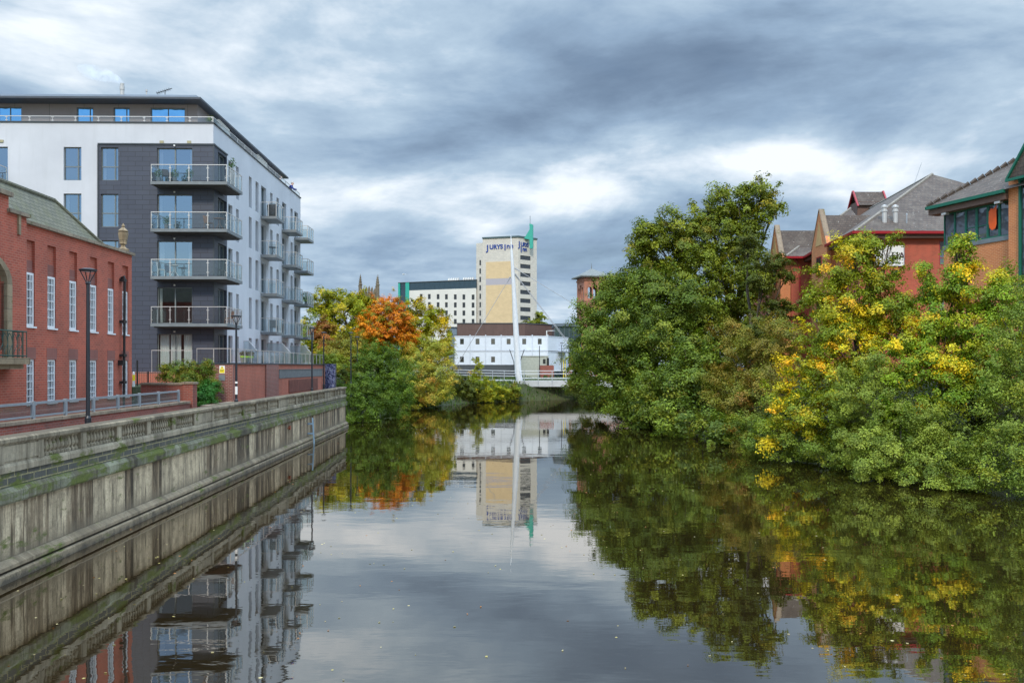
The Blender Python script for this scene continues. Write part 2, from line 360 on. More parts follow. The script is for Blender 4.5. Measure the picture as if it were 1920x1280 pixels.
us = [-3000, -900, -300, -150, -90]+list(np.arange(-60, -2, 2.))+[-1.6, -.9, -.5, 0.]+list(np.arange(1, 60, 1.))+[75, 110, 200, 500, 1200, 3000]
ys = [-400, -120]+list(np.arange(-40, 60, 4.))+list(np.arange(60, 73, 3.))+[73.5]+list(np.arange(74, 152, 1.))+[160, 180, 230, 320, 500, 1000, 3500]
mb = MB(); nx = len(us)
for y in ys:
    for u in us:
        x = u+wx(min(max(y, -40), 160)); mb.v.append((x, y, gh(x, y)))
for j in range(len(ys)-1):
    for i in range(nx-1): mb.f.append((j*nx+i, j*nx+i+1, (j+1)*nx+i+1, (j+1)*nx+i)); mb.m.append(0)
mb.build('ground', M_GROUND, kind='structure')
m, t = mat('river water'); p = t.pos()
nA = t.noise(t.vm('MULTIPLY', p, (.45, 1.0, 1)), 1.15, 3, .5); nB = t.noise(t.vm('MULTIPLY', p, (.3, 1, 1)), .22, 2); nC = t.noise(t.vm('MULTIPLY', p, (.6, 1.2, 1)), 5.5, 2)
calm = t.mapr(t.noise(t.vm('MULTIPLY', p, (.25, 1, 1)), .12, 3), .42, .62, .35, 1.3)
hh = t.math('ADD', t.math('MULTIPLY', t.math('ADD', t.math('MULTIPLY', nA, .030), t.math('MULTIPLY', nC, .0022)), calm), t.math('MULTIPLY', nB, .05))
bn = t.new('ShaderNodeBump'); t.l.new(hh, bn.inputs['Height']); bn.inputs['Strength'].default_value = .16; bn.inputs['Distance'].default_value = 1.0
_d = t.new('ShaderNodeBsdfDiffuse'); t.set(_d.inputs[0], (.022, .014, .005)); df = _d.outputs[0]; gl = t.new('ShaderNodeBsdfGlossy'); gl.inputs['Roughness'].default_value = .012; t.set(gl.inputs[0], (.81, .765, .71)); t.l.new(bn.outputs[0], gl.inputs['Normal'])
lw = t.new('ShaderNodeLayerWeight'); lw.inputs[0].default_value = .5; t.l.new(bn.outputs[0], lw.inputs['Normal'])
fc = t.mapr(lw.outputs['Facing'], .55, 1.0, .40, .93)
ms = t.new('ShaderNodeMixShader'); t.l.new(fc, ms.inputs[0]); t.l.new(df, ms.inputs[1]); t.l.new(gl.outputs[0], ms.inputs[2]); t.out(ms.outputs[0])
MB().quad((-40, -60, 0), (60, -60, 0), (60, 150, 0), (-40, 150, 0)).build('river_water', m, kind='structure')
m, t = mat('paving'); b = t.new('ShaderNodeTexBrick'); t.l.new(t.pos(), b.inputs['Vector']); b.inputs['Scale'].default_value = 1
t.set(b.inputs['Color1'], (.2, .1, .075)); t.set(b.inputs['Color2'], (.16, .085, .065)); t.set(b.inputs['Mortar'], (.1, .09, .08)); b.inputs['Brick Width'].default_value = .22; b.inputs['Row Height'].default_value = .11; b.inputs['Mortar Size'].default_value = .008
t.out(t.principled(b.outputs[0], .9)); M_PAVE = m
RW = Facade(-11.6, 0, 90+math.degrees(math.atan(.0372)))      # the river wall's water face
mb = MB(); RW.quad(mb, -10, 73.2, 0, 0, 0); mb = MB(); mb.quad(RW.p(-10, 2.454, -4.0), RW.p(-10, 2.454, -.98), RW.p(73.3, 2.454, -.98), RW.p(73.3, 2.454, -3.6))
mb.build('riverside_path', M_PAVE, kind='structure')
# floating leaves on the water
rng = np.random.default_rng(5); n = 800
Y = 9+75*rng.random(n)**1.6; X = np.array([wx(y)+.4 for y in Y])+rng.random(n)**1.2*(24-.05*Y)
P = np.stack([X, Y, np.full(n, .012)], 1); a = rng.random(n)*6.28; s_ = rng.uniform(.02, .045, n)
A = np.stack([np.cos(a), np.sin(a), 0*a], 1)*s_[:, None]; B = np.stack([-np.sin(a), np.cos(a), .25*np.ones(n)], 1)*(s_*.6)[:, None]
Cc = np.array([(.4, .33, .12), (.3, .24, .12), (.5, .42, .22), (.35, .15, .05)])[rng.integers(0, 4, n)]
fl = quads_object('fallen_leaves', P, A, B, Cc, None); tag(fl, 'small yellow and brown fallen leaves floating on the river', 'leaves', kind='stuff')
# ================================================================== river wall and balustrade
def m_stone(name, base, pale, dark, streak=1., moss=0., joints=None, mossz=None, bump=.35):
    m, t = mat(name); wv = t.wallvec(); p = t.pos(); s_, z_, _ = t.sep(wv)
    big = t.noise(wv, .35, 5, .6); c = t.mix(t.mapr(big, .35, .65), base, tuple(x*.72 for x in base))
    if streak:
        sv = t.vm('MULTIPLY', wv, (1.5, .10, 1)); st = t.noise(sv, 1., 8, .72); st2 = t.noise(t.vm('MULTIPLY', wv, (5.5, .5, 1)), 1., 5, .65, .1); reg = t.noise(t.comb(s_, 0, 0), .17, 2)
        amt = t.mapr(reg, .35, .6, .45, 1)
        wn = t.new('ShaderNodeTexWhiteNoise', noise_dimensions='1D'); t.l.new(t.math('FLOOR', t.math('DIVIDE', t.math('ADD', s_, t.math('MULTIPLY', reg, 9)), 1.35)), wn.inputs['W']); pv = wn.outputs[0]
        c = t.mix(t.mapr(pv, .55, 1, 0, .75*streak), c, tuple(x*.42 for x in base)); c = t.mix(t.mapr(pv, .5, .1, 0, .75*streak), c, pale)
        c = t.mix(t.math('MULTIPLY', t.mapr(st, .52, .60), t.math('MULTIPLY', amt, .9*streak)), c, pale)
        c = t.mix(t.math('MULTIPLY', t.mapr(st, .515, .44), t.math('MULTIPLY', t.mapr(pv, 0, .6, .35, 1), 1.0*streak)), c, dark)
        c = t.mix(t.math('MULTIPLY', t.mapr(st2, .54, .66), .8*streak), c, dark)
        c = t.mix(t.mapr(t.noise(t.vm('MULTIPLY', wv, (9, .9, 1)), 1., 3), .62, .7, 0, .55*streak), c, pale)
    blot = t.noise(p, 2.6, 7, .7); c = t.mix(t.mapr(blot, .5, .72, 0, .65), c, dark)
    fine = t.noise(p, 16, 5, .7); c = t.mix(t.mapr(fine, .4, .7, 0, .45), c, tuple(x*.5 for x in base))
    if joints:
        b = t.new('ShaderNodeTexBrick'); t.l.new(wv, b.inputs['Vector']); b.inputs['Scale'].default_value = 1; b.inputs['Brick Width'].default_value = joints[0]; b.inputs['Row Height'].default_value = joints[1]
        b.inputs['Mortar Size'].default_value = joints[2]; b.inputs['Mortar Smooth'].default_value = .2; t.set(b.inputs['Color1'], 1.); t.set(b.inputs['Color2'], .72); t.set(b.inputs['Mortar'], .8)
        c = t.mix(t.math('MULTIPLY', b.outputs['Fac'], t.mapr(fine, .35, .6, .3, 1)), t.mix(1, c, b.outputs[0], 'MULTIPLY'), joints[3] if len(joints) > 3 else (.02, .017, .012))
    if moss:
        g = t.noise(t.vm('MULTIPLY', p, (1, .55, 1.4)), 1.5, 7, .68); g2 = t.noise(p, 11, 4)
        mc = t.mix(g2, (.035, .05, .008), (.13, .15, .02)); c = t.mix(t.mapr(g, .62-moss*.25, .70-moss*.25), c, mc)
    if mossz:       # a damp green band near the given height
        k = t.mapr(t.math('ADD', z_, t.math('MULTIPLY', t.math('SUBTRACT', blot, .5), .9)), mossz[0], mossz[1], 1, 0); c = t.mix(t.math('MULTIPLY', k, mossz[2]), c, mossz[3])
    t.out(t.principled(c, .92, t.bump(t.math('ADD', fine, t.math('MULTIPLY', blot, 1.5)), bump, .03))); return m
M_WALLFACE = m_stone('streaked concrete', (.235, .165, .095), (.66, .54, .36), (.03, .021, .011), 1, .08, mossz=(.5, .9, .7, (.15, .12, .08)))
M_LEDGE = m_stone('wet stone ledge', (.26, .20, .125), (.38, .31, .21), (.04, .033, .026), .4, .25, mossz=(.0, .16, .8, (.035, .03, .022)))
M_CORN = m_stone('mossy stone', (.17, .145, .09), (.30, .31, .21), (.035, .028, .016), .8, .62, joints=(1.9, 3, .012))
M_BLOCK = m_stone('dark block course', (.10, .10, .085), (.25, .24, .2), (.05, .045, .04), .2, .4, joints=(.62, .19, .02, (.30, .26, .13)))
M_BAL = m_stone('weathered balustrade stone', (.30, .25, .17), (.42, .36, .26), (.07, .055, .035), .6, .16, bump=.25)
M_COPE = m_stone('stone coping', (.25, .20, .13), (.38, .32, .22), (.05, .04, .025), .6, .18, joints=(1.22, 5, .01))
root = empty('river_wall', (0, 0, 0), 0, 'long streaked concrete river wall with a mossy stone cornice under the balustrade', 'river wall')
S0, S1 = -12, 73.6
def along(f, prof, s0, s1, name, m, par, step=None, **kw):    # extrude an (n, z) outline along the wall
    mb = MB(); k = len(prof); ss = [s0, s1]
    for s in ss: mb.v += [tuple(f.p(s, z, n)) for n, z in prof]
    mb.f += [(i, (i+1) % k, k+(i+1) % k, k+i) for i in range(k)]+[tuple(range(k-1, -1, -1)), tuple(range(k, 2*k))]; mb.m = [0]*len(mb.f)
    return mb.build(name, m, par, **kw)
along(RW, [(-1, -1.3), (0, -1.3), (0, 1.84), (-1, 1.84)], S0, S1, 'wall_face', M_WALLFACE, root)
along(RW, [(.003, -1.3), (.26, -1.3), (.26, .18), (.20, .22), (.003, .22)], S0, S1, 'ledge', M_LEDGE, root)
along(RW, [(.003, .29), (.22, .29), (.22, .38), (.05, .50), (.003, .50)], S0, S1-.05, 'ledge', M_LEDGE, root)
along(RW, [(-1.0, 1.843), (.10, 1.843), (.14, 1.9), (.14, 2.12), (.04, 2.24), (-1.0, 2.24)], S0, S1+.04, 'cornice', M_CORN, root)
along(RW, [(-.97, 2.243), (.0, 2.243), (.0, 2.60), (-.97, 2.60)], S0, S1, 'block_course', M_BLOCK, root)
M_BLUE = m_plain('faded blue pipe', (.18, .28, .38), .5); M_RUST = m_plain('rust', (.25, .07, .03), .8)
mb = MB(); mb.tube([RW.p(57.5, 1.75, .30), RW.p(57.5, -.3, .42)], .05, 8); RW.box(mb, 57.38, 57.62, 1.3, 1.4, 0, .3); RW.box(mb, 57.38, 57.62, .66, .74, 0, .34); mb.build('drain_pipe', M_BLUE, root)
mb = MB(); mb.tube([RW.p(51.7, 1.5, .02), RW.p(51.7, 1.5, .12)], .13, 12); RW.box(mb, 51.4, 52.0, 1.46, 1.54, .01, .06); mb.build('mooring_ring', M_RUST, root)
root = empty('stone_balustrade', (0, 0, 0), 0, 'weathered stone balustrade with bulbous balusters along the top of the river wall', 'balustrade')
along(RW, [(-.5, 2.603), (.06, 2.603), (.06, 2.74), (.02, 2.82), (-.46, 2.82), (-.5, 2.74)], S0, S1+.02, 'plinth', M_BAL, root)
along(RW, [(-.5, 3.30), (.06, 3.30), (.09, 3.34), (.09, 3.42), (.03, 3.46), (-.47, 3.46), (-.53, 3.42), (-.53, 3.34)], S0, S1+.05, 'coping', M_COPE, root)
bal = []; s = 34.9-14.45*3
while s < 73.4:
    mb = MB(); RW.box(mb, s, min(s+2.2, 73.6), 2.822, 3.298, -.42, .01); RW.box(mb, s+.28, min(s+1.92, 73.5), 2.88, 3.25, .01, .03)
    for q in (0, 2.2-.3): RW.box(mb, s+q, s+q+.3, 2.826, 3.296, -.45, .035) if s+q+.3 < 73.7 else None
    if s > -11.5: mb.build('solid_panel', M_BAL, root)
    x = s+2.2
    for k in range(5):
        if x+2.1 > 73.5: break
        if x > -11: bal += [x+(i+.5)*2.1/10 for i in range(10)]
        if x > -11: mb = MB(); RW.box(mb, x+2.1, x+2.45, 2.822, 3.298, -.43, .03); RW.box(mb, x+2.16, x+2.39, 2.86, 3.26, .03, .04); mb.build('pier', M_BAL, root)
        x += 2.45
    s += 14.45
prof = [(.095, 0), (.095, .07), (.06, .085), (.055, .11), (.095, .18), (.10, .23), (.085, .30), (.06, .38), (.055, .41), (.085, .42), (.085, .475)]
mb = MB(); mb.lathe((0, 0, 0), prof, 8); b0 = mb.build('baluster', M_BAL, root, smooth=False); near = [q for q in bal if q > 17.5]
b0.location = RW.p(near[0], 2.823, -.11)
for q in near[1:100]: c_ = b0.copy(); COL.objects.link(c_); c_.location = RW.p(q, 2.823, -.11)
mb = MB()
for q in near[100:]+[q for q in bal if q <= 17.5]: mb.lathe(RW.p(q, 2.823, -.11), prof, 6)
mb.build('balusters', M_BAL, root, kind='stuff')
# ================================================================== low brick wall with steel railing
M_BRICKR = m_brick('dark red brick', (.30, .068, .042), (.215, .05, .035), (.24, .18, .15), ms=.010)
M_BRICKW = m_brick('worn red brick', (.30, .075, .05), (.20, .055, .04), (.26, .2, .17), ms=.010, stain_amt=.5)
M_COPE2 = m_stone('sandstone coping', (.40, .31, .22), (.45, .38, .28), (.16, .12, .085), .3, .12, joints=(.6, 5, .012))
LW = Facade(-14.6, 0, 90+math.degrees(math.atan(.0372)))
root = empty('low_brick_wall', LW.p(0, 2.45), 0, 'low red brick wall with stone coping between the path and the red brick building', 'wall'); o_ = -LW.p(0, 2.45)
def sub(mb, off): mb.v = [tuple(Vector(v)+off) for v in mb.v]; return mb
mb = MB(); LW.box(mb, -12, 42.9, 2.4, 3.36, -.35, 0); sub(mb, o_).build('wall', M_BRICKW, root)
mb = MB(); LW.box(mb, -12, 42.9, 3.362, 3.47, -.40, .05); sub(mb, o_).build('coping', M_COPE2, root)
M_STEEL = m_plain('grey painted steel', (.36, .40, .44), .4, .08, metallic=.3); M_MESH = m_glass_clear('dusty glass', (.62, .58, .55), .08, .10)
root = empty('steel_railing', LW.p(0, 3.47), 0, 'low grey steel railing with glazed panels standing on the low brick wall', 'railing'); o_ = -LW.p(0, 3.47)
ps = [15+2.2*k for k in range(13)]
ps[-1] = 41.8
for a in ps: mb = MB(); LW.box(mb, a-.06, a+.06, 3.472, 4.06, -.22, -.12); sub(mb, o_).build('post', M_STEEL, root)
for a, b in zip(ps, ps[1:]):
    mb = MB(); A, B = a+.065, b-.065
    LW.box(mb, A, B, 3.95, 4.03, -.20, -.14); LW.box(mb, A, B, 3.53, 3.59, -.20, -.14); LW.box(mb, A, A+.04, 3.59, 3.95, -.20, -.14); LW.box(mb, B-.04, B, 3.59, 3.95, -.20, -.14)
    sub(mb, o_).build('rail', M_STEEL, root)
    mb = MB(); LW.quad(mb, A+.04, B-.04, 3.59, 3.95, -.17); sub(mb, o_).build('panel', M_MESH, root)
# cross wall with end pillar
root = empty('brick_cross_wall', (-16.2, 43.2, 2.45), 0, 'short red brick wall with stone coping and end pillar running from building corner to path', 'wall')
mb = MB(); mb.box(-2.6, -.42, 0, .35, -.2, 1.82); mb.build('wall', M_BRICKR, root)
mb = MB(); mb.box(-.417, .10, -.16, .42, -.2, 1.86); mb.build('pillar', M_BRICKR, root)
mb = MB(); mb.box(-2.6, -.47, -.05, .40, 1.822, 1.93); mb.box(-.465, .15, -.21, .47, 1.862, 1.97); mb.build('coping', M_COPE2, root)
root = empty('garden_wall', (-16.1, 44, 2.45), 0, 'knee high brick wall with stone coping in front of the bush', 'wall')
mb = MB(); mb.hexa([(0, .2, -.2), (.35, .2, -.2), (.15, 5.4, -.2), (-.2, 5.4, -.2), (0, .2, .62), (.35, .2, .62), (.15, 5.4, .62), (-.2, 5.4, .62)]); mb.build('wall', M_BRICKR, root)
mb = MB(); mb.hexa([(-.05, .2, .622), (.40, .2, .622), (.20, 5.4, .622), (-.25, 5.4, .622), (-.05, .2, .74), (.40, .2, .74), (.20, 5.4, .74), (-.25, 5.4, .74)]); mb.build('coping', M_COPE2, root)
# ================================================================== street lamps
M_LAMP = m_plain('black painted steel', (.012, .016, .024), .45, .2); M_LENS = m_plain('lamp lens', (.25, .27, .3), .3)
M_WHITE = m_plain('white paint', (.78, .78, .76), .5, .05)
def lamp(x, y, zb, H, label, first=None, sticker=False):
    r = empty('street_lamp', (x, y, zb), 0, label, 'street lamp', 'black street lamps along the riverside path')
    if first:
        for ch in first.children:
            if ch.name.startswith('sticker'): continue
            c_ = ch.copy(); COL.objects.link(c_); c_.parent = r; c_.scale = (1, 1, H/5.8)
    else:
        mb = MB(); mb.tube([(0, 0, -.1), (0, 0, 1.15), (0, 0, 1.22), (0, 0, H-.5)], [.095, .095, .062, .05], 12); mb.build('pole', M_LAMP, r, smooth=False)
        mb = MB(); mb.lathe((0, 0, 0), [(.05, H-.5), (.09, H-.46), (.06, H-.42), (.05, H-.40)], 12)
        for k in range(4): a = math.pi/4+k*math.pi/2; mb.tube([(.04*math.cos(a), .04*math.sin(a), H-.45), (.24*math.cos(a), .24*math.sin(a), H-.06)], .016, 6)
        mb.build('arms', M_LAMP, r)
        mb = MB(); mb.lathe((0, 0, 0), [(.10, H-.085), (.24, H-.08), (.27, H-.05), (.27, H-.03), (.12, H+.01), (.02, H+.02)], 20); mb.build('canopy', M_LAMP, r)
        mb = MB(); mb.lathe((0, 0, 0), [(.02, H-.10), (.16, H-.098), (.16, H-.088)], 16); mb.build('lamp_lens', M_LENS, r)
    if sticker: mb = MB(); mb.lathe((0, 0, 0), [(.0645, 1.35), (.0645, 1.75)], 12); mb.lathe((0, 0, 0), [(.0645, 1.9), (.0645, 2.0)], 12); mb.build('sticker', M_WHITE, r)
    return r
lp = [(165, 500, 26.6, 'tall black street lamp standing in front of the red brick building'), (443, 591, 43., 'black street lamp with white stickers in front of the terrace wall warning sign'), (585, 613.5, 62.4, 'black street lamp in front of the grey panel at far end of terrace wall'), (658, 623, 81, 'black street lamp rising behind the round green willow bush'), (607, 622.5, 76, 'black street lamp against the russet tree, beyond the terrace end'), (670, 631, 92, 'small far street lamp half hidden behind the willow bush under the orange tree')]
L0 = None
for u, v, d, lab in lp:
    p = px(u, v, d); zb = 2.45; l = lamp(p.x, p.y, zb, 5.8 if L0 is None else p.z-zb, lab, L0, sticker=(u == 443))
    L0 = L0 or l
# from here on meshes are given in world coordinates and stored relative to their thing
def rootloc(o):
    v = Vector((0, 0, 0))
    while o is not None: v += o.location; o = o.parent
    return v
_old_build = MB.build
def wbuild(s, name, mats, parent=None, **kw):
    if parent is not None:
        L = rootloc(parent); s.v = [(a-L.x, b-L.y, c-L.z) for a, b, c in s.v]
    return _old_build(s, name, mats, parent, **kw)
MB.build = wbuild
_old_text = text_mesh
def text_mesh(txt, size, mat_, parent, name, mtx, **kw): return _old_text(txt, size, mat_, parent, name, Matrix.Translation(-rootloc(parent)) @ mtx, **kw)
# ================================================================== red brick office on the left
M_BRICK1 = m_brick('red brick', (.43, .085, .045), (.30, .06, .034), (.38, .16, .11), ms=.014)
M_LINTEL = m_brick('soldier course', (.235, .075, .058), (.20, .062, .05), (.26, .17, .14), w=.08, h=.46, ms=.008)
M_SAND = m_stone('sandstone', (.38, .29, .18), (.46, .36, .24), (.18, .13, .08), .3, .06, joints=(.9, .42, .008))
M_SLATE, t = mat('slate roof'); wv = t.wallvec(); b = t.new('ShaderNodeTexBrick'); t.l.new(wv, b.inputs['Vector']); b.inputs['Scale'].default_value = 1; b.inputs['Brick Width'].default_value = .32; b.inputs['Row Height'].default_value = .17; b.inputs['Mortar Size'].default_value = .012
t.set(b.inputs['Color1'], (.165, .16, .115)); t.set(b.inputs['Color2'], (.12, .12, .085)); t.set(b.inputs['Mortar'], (.035, .035, .03)); n = t.noise(t.pos(), 1.4, 6, .65)
c = t.mix(t.mapr(n, .45, .75, 0, .7), b.outputs[0], (.12, .12, .05)); t.out(t.principled(c, .8, t.bump(b.outputs['Fac'], -.6, .02)))
M_SASH = m_plain('white sash frame', (.74, .75, .76), .45, .05)
M_GLD = m_glass_dark('dark window glass', (.02, .022, .03), .14)
FR = Facade(-16.9, 0, 90.89)
root = empty('brick_office', FR.p(39.3, 2.45), 0, 'red brick office building with tall narrow white sash windows and slate mansard roof', 'building')
cs = [30.78, 32.27, 33.9, 35.6, 37.2, 38.62]; hw = .31
mb = MB(); ops = [(c-hw, c+hw, 6.65, 9.75) for c in cs]+[(c-hw, c+hw, 3.85, 5.47) for c in cs]
FR.wall(mb, 30, 39.3, 2.4, 10.3, ops, rev=.20)
for c in cs: FR.quad(mb, c-hw, c+hw, 9.04, 9.75, -.10); mb.quad(FR.p(c-hw, 8.59, -.2), FR.p(c+hw, 8.59, -.2), FR.p(c+hw, 8.59, -.10), FR.p(c-hw, 8.59, -.10))
ARC = 26.9; op_arch = (25.0, 28.62, 5.75, 8.9)
FR.wall(mb, 8, 30, 2.4, 10.42, [op_arch], rev=.35, d=.3)
mb.quad(FR.p(30, 2.4, .3), FR.p(30, 2.4, 0), FR.p(30, 10.42, 0), FR.p(30, 10.42, .3))
FR.wall(mb, 8, 28.9, 10.42, 10.95, [], d=.3); mb.quad(FR.p(28.9, 10.42, .3), FR.p(28.9, 10.42, -.2), FR.p(28.9, 10.95, -.2), FR.p(28.9, 10.95, .3))
FR.quad(mb, 30, 39.3, 10.0, 10.3, -.3); FR.quad(mb, 8, 28.9, 10, 10.95, -.2)
mb.quad(FR.p(39.3, 2.4, 0), FR.p(39.3, 2.4, -14), FR.p(39.3, 10.3, -14), FR.p(39.3, 10.3, 0)); mb.quad(FR.p(8, 2.4, .3), FR.p(8, 2.4, -14), FR.p(8, 10.3, -14), FR.p(8, 10.3, .3)); mb.quad(FR.p(8, 2.4, -14), FR.p(39.3, 2.4, -14), FR.p(39.3, 10.3, -14), FR.p(8, 10.3, -14))
mb.build('wall', M_BRICK1, root)
for c in cs:
    mb = MB(); FR.box(mb, c-hw-.0, c+hw+.0, 8.592, 9.04, -.12, -.085); mb.build('lintel', M_LINTEL, root)
    mb = MB(); FR.box(mb, c-hw-.06, c+hw+.06, 5.472, 5.90, -.1, .008); mb.build('lintel', M_LINTEL, root)
    for z0, z1, hz in ((6.65, 8.59, (.2, .36, .52, .68, .84)), (3.85, 5.47, (.17, .33, .5, .67, .84))):
        FR.window(root, (c-hw, c+hw, z0, z1), M_SASH, M_GLD, dep=.06, fw=.085, vert=(.33, .66), horiz=hz, bar=.028, name='sash_window', sill=M_SASH)
mb = MB(); FR.box(mb, 30.0, 39.42, 10.303, 10.42, -.36, .12); FR.box(mb, 28.8, 30.08, 10.423, 10.54, -.3, .42); FR.box(mb, 8, 29.0, 10.953, 11.1, -.28, .42); mb.build('coping', M_COPE2, root)
mb = MB(); zb, zt = 10.15, 12.2; q = [FR.p(28.95, zb, -.55), FR.p(39.1, zb, -.55), FR.p(39.1, zb, -13.5), FR.p(28.95, zb, -13.5)]; r_ = [FR.p(24, zt, -1.85), FR.p(36, zt, -1.85), FR.p(36, zt, -12), FR.p(24, zt, -12)]
q[0] = FR.p(22, zb, -.55); q[3] = FR.p(22, zb, -13.5)
mb.quad(q[0], q[1], r_[1], r_[0]); mb.quad(q[1], q[2], r_[2], r_[1]); mb.quad(q[2], q[3], r_[3], r_[2]); mb.quad(q[3], q[0], r_[0], r_[3]); mb.quad(*r_); mb.quad(*q[::-1]); mb.build('roof', M_SLATE, root)
mb = MB(); mb.tube([r_[0], r_[1]], .10, 8); mb.tube([r_[1], q[1]], .09, 8); mb.build('ridge_tiles', M_SLATE, root)
mb = MB(); FR.box(mb, 29.42, 29.56, 9.75, 10.45, .3, .36); mb.build('stone_strip', M_SAND, root)
mb = MB()                                         # stone surround of the arched window
for a, b in ((24.72, 25.0), (28.62, 28.92)): FR.box(mb, a, b, 5.3, 8.0, .2, .42)
N = 14; R0, R1 = 1.81, 2.1
for i in range(N):
    a0, a1 = math.pi*i/N, math.pi*(i+1)/N; e = .52
    def ap(r, a, d): return FR.p(26.82-r*math.cos(a), 8.0+r*math.sin(a)*e, d)
    mb.hexa([ap(R0, a0, .42), ap(R1, a0, .42), ap(R1, a0, .2), ap(R0, a0, .2), ap(R0, a1, .42), ap(R1, a1, .42), ap(R1, a1, .2), ap(R0, a1, .2)])
mb.build('arch_surround', M_SAND, root)
mb = MB()
for i in range(N):                                 # brick spandrel inside the square opening, above the arch
    a0, a1 = math.pi*i/N, math.pi*(i+1)/N; p0, p1 = ap(R1-.05, a0, .29), ap(R1-.05, a1, .29); mb.quad(p0, p1, Vector((p1.x, p1.y, 9.2)), Vector((p0.x, p0.y, 9.2)))
mb.build('spandrel', M_BRICK1, root)
FR.window(root, (25.0, 28.62, 5.4, 8.95), M_SASH, M_GLD, dep=-.1, fw=.12, vert=(.25, .5, .75), horiz=(.2, .4, .6, .8), name='arched_window')
bal_ = MB(); FR.box(bal_, 24.4, 29.05, 5.28, 5.5, .3, .95); FR.box(bal_, 24.6, 28.9, 5.12, 5.28, .3, .8); bl = bal_.build('balcony', M_SAND, root)
M_GRN = m_plain('dark green ironwork', (.015, .07, .055), .45)
mb = MB(); sA, sB, nz = 24.5, 28.95, .88
for z in (5.56, 6.38): mb.tube([FR.p(sA, z, nz), FR.p(sB, z, nz)], .022, 6); mb.tube([FR.p(sB, z, nz), FR.p(sB, z, .3)], .022, 6)
k = 0; x = sA
while x <= sB+.01:
    mb.tube([FR.p(x, 5.5, nz), FR.p(x, 6.4, nz)], .014, 5)
    if x+.3 < sB: mb.tube([FR.p(x+.04+.11*(1-math.cos(a*.9)), 5.62+.35*a/3.0, nz+.02) for a in [i*.5 for i in range(7)]]+[FR.p(x+.2, 6.2, nz), FR.p(x+.08, 6.3, nz), FR.p(x+.03, 6.18, nz)], .011, 5)
    x += .278
for x in (.45, .62, .76): mb.tube([FR.p(sB, 5.5, x), FR.p(sB, 6.4, x)], .014, 5)
mb.build('railing', M_GRN, bl)
M_BLK = m_plain('black iron', (.012, .012, .014), .45)
mb = MB(); mb.tube([FR.p(38.14, 9.15, .03), FR.p(38.14, 9.22, .16), FR.p(38.14, 9.1, .18), FR.p(38.14, 2.6, .14)], .055, 8)
for z in (9.05, 7.2, 5.7, 4.5): FR.box(mb, 38.0, 38.28, z-.06, z+.06, 0, .22)
FR.box(mb, 37.86, 38.0, 5.25, 5.48, 0, .22); mb.build('drainpipe', M_BLK, root)
mb = MB(); c = FR.p(38.75, 10.42, -.15); mb.lathe(c, [(.25, 0), (.25, .10), (.13, .16), (.10, .22), (.08, .28), (.16, .34), (.15, .40), (.21, .72), (.22, .84), (.16, .88), (.22, .90), (.21, .94), (.10, 1.05), (.05, 1.09), (.08, 1.15), (.04, 1.22), (.01, 1.28)], 14)
mb.build('urn_finial', M_SAND, root)
# ================================================================== apartment building
M_REND, t = mat('white render'); p = t.pos(); wv = t.wallvec(); n = t.noise(p, .4, 5); n2 = t.noise(t.vm('MULTIPLY', wv, (2.5, .25, 1)), 1, 5); f = t.noise(p, 25, 3)
c = t.mix(t.mapr(n, .3, .7), (.50, .52, .56), (.58, .60, .64)); c = t.mix(t.mapr(n2, .52, .72, 0, .28), c, (.42, .44, .46)); t.out(t.principled(c, .9, t.bump(f, .15, .01)))
M_CLAD = m_brick('slate grey cladding tiles', (.050, .060, .088), (.042, .050, .075), (.012, .013, .018), w=.9, h=.30, ms=.014, rough=.5, stain=(.07, .075, .09), stain_amt=.25, var=.2)
M_TRIM = m_plain('dark grey trim', (.045, .055, .065), .45, .1); M_PENT = m_brick('brown grey panels', (.33, .28, .27), (.31, .265, .255), (.08, .075, .07), w=2.2, h=6, ms=.012, stain_amt=.2, var=.2)
M_ROOFM = m_plain('dark grey roof sheet', (.075, .085, .10), .45, .1, metallic=.3); M_FRG = m_plain('grey window frame', (.17, .19, .19), .45, .1)
M_GLA = m_glass_clear('apartment glass', (.52, .56, .60), .42, gcol=(.62, .80, 1)); M_GLB = m_glass_dark('facade glass', (.02, .035, .045), .30); M_GLP = m_glass_dark('penthouse glass', (.02, .05, .12), .75, gcol=(.25, .62, 1))
M_CURT = m_plain('pale curtain', (.78, .80, .80), .9, .05); M_GLC2 = m_glass_clear('clear window glass', (.86, .90, .88), .08); M_BGL = m_glass_clear('balcony glass', (.82, .88, .88), .05, .02); M_SSTEEL = m_plain('stainless rail', (.62, .60, .57), .35, .05, metallic=.55)
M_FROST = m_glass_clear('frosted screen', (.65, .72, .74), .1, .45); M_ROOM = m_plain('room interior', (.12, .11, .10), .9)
CX, CY, TH = -18.69, 53.4, 1.09
FA = Facade(CX, CY, TH); FB = Facade(CX, CY, 90+TH)
def LP(x, y, z=0): return FA.p(x, z, -y)
root = empty('apartment_building', (CX, CY, 2.45), 0, 'white rendered apartment block with dark clad corner, glass balconies and set back grey roof storey', 'building'); APT = root
K = 2.9; fl = [16.54-K*k for k in range(5)]
zz = lambda k, a, b: (a-K*k, b-K*k)
A_white = [(-9.28, -8.18, *zz(k, 16.8, 18.88)) for k in range(3)]+[(-15.2, -12.72, *zz(k, 16.62, 18.88)) for k in range(2)]
A_n = [(-6.96, -5.88, *zz(k, 16.8, 18.86)) for k in range(4)]; A_big = [(-3.47, -1.30, *zz(k, 16.6, 18.84)) for k in range(5)]
mb = MB(); FA.wall(mb, -20, -7.08, 2.4, 20.4, A_white, rev=.18); FA.quad(mb, -7.08, 0, 19.05, 20.4)
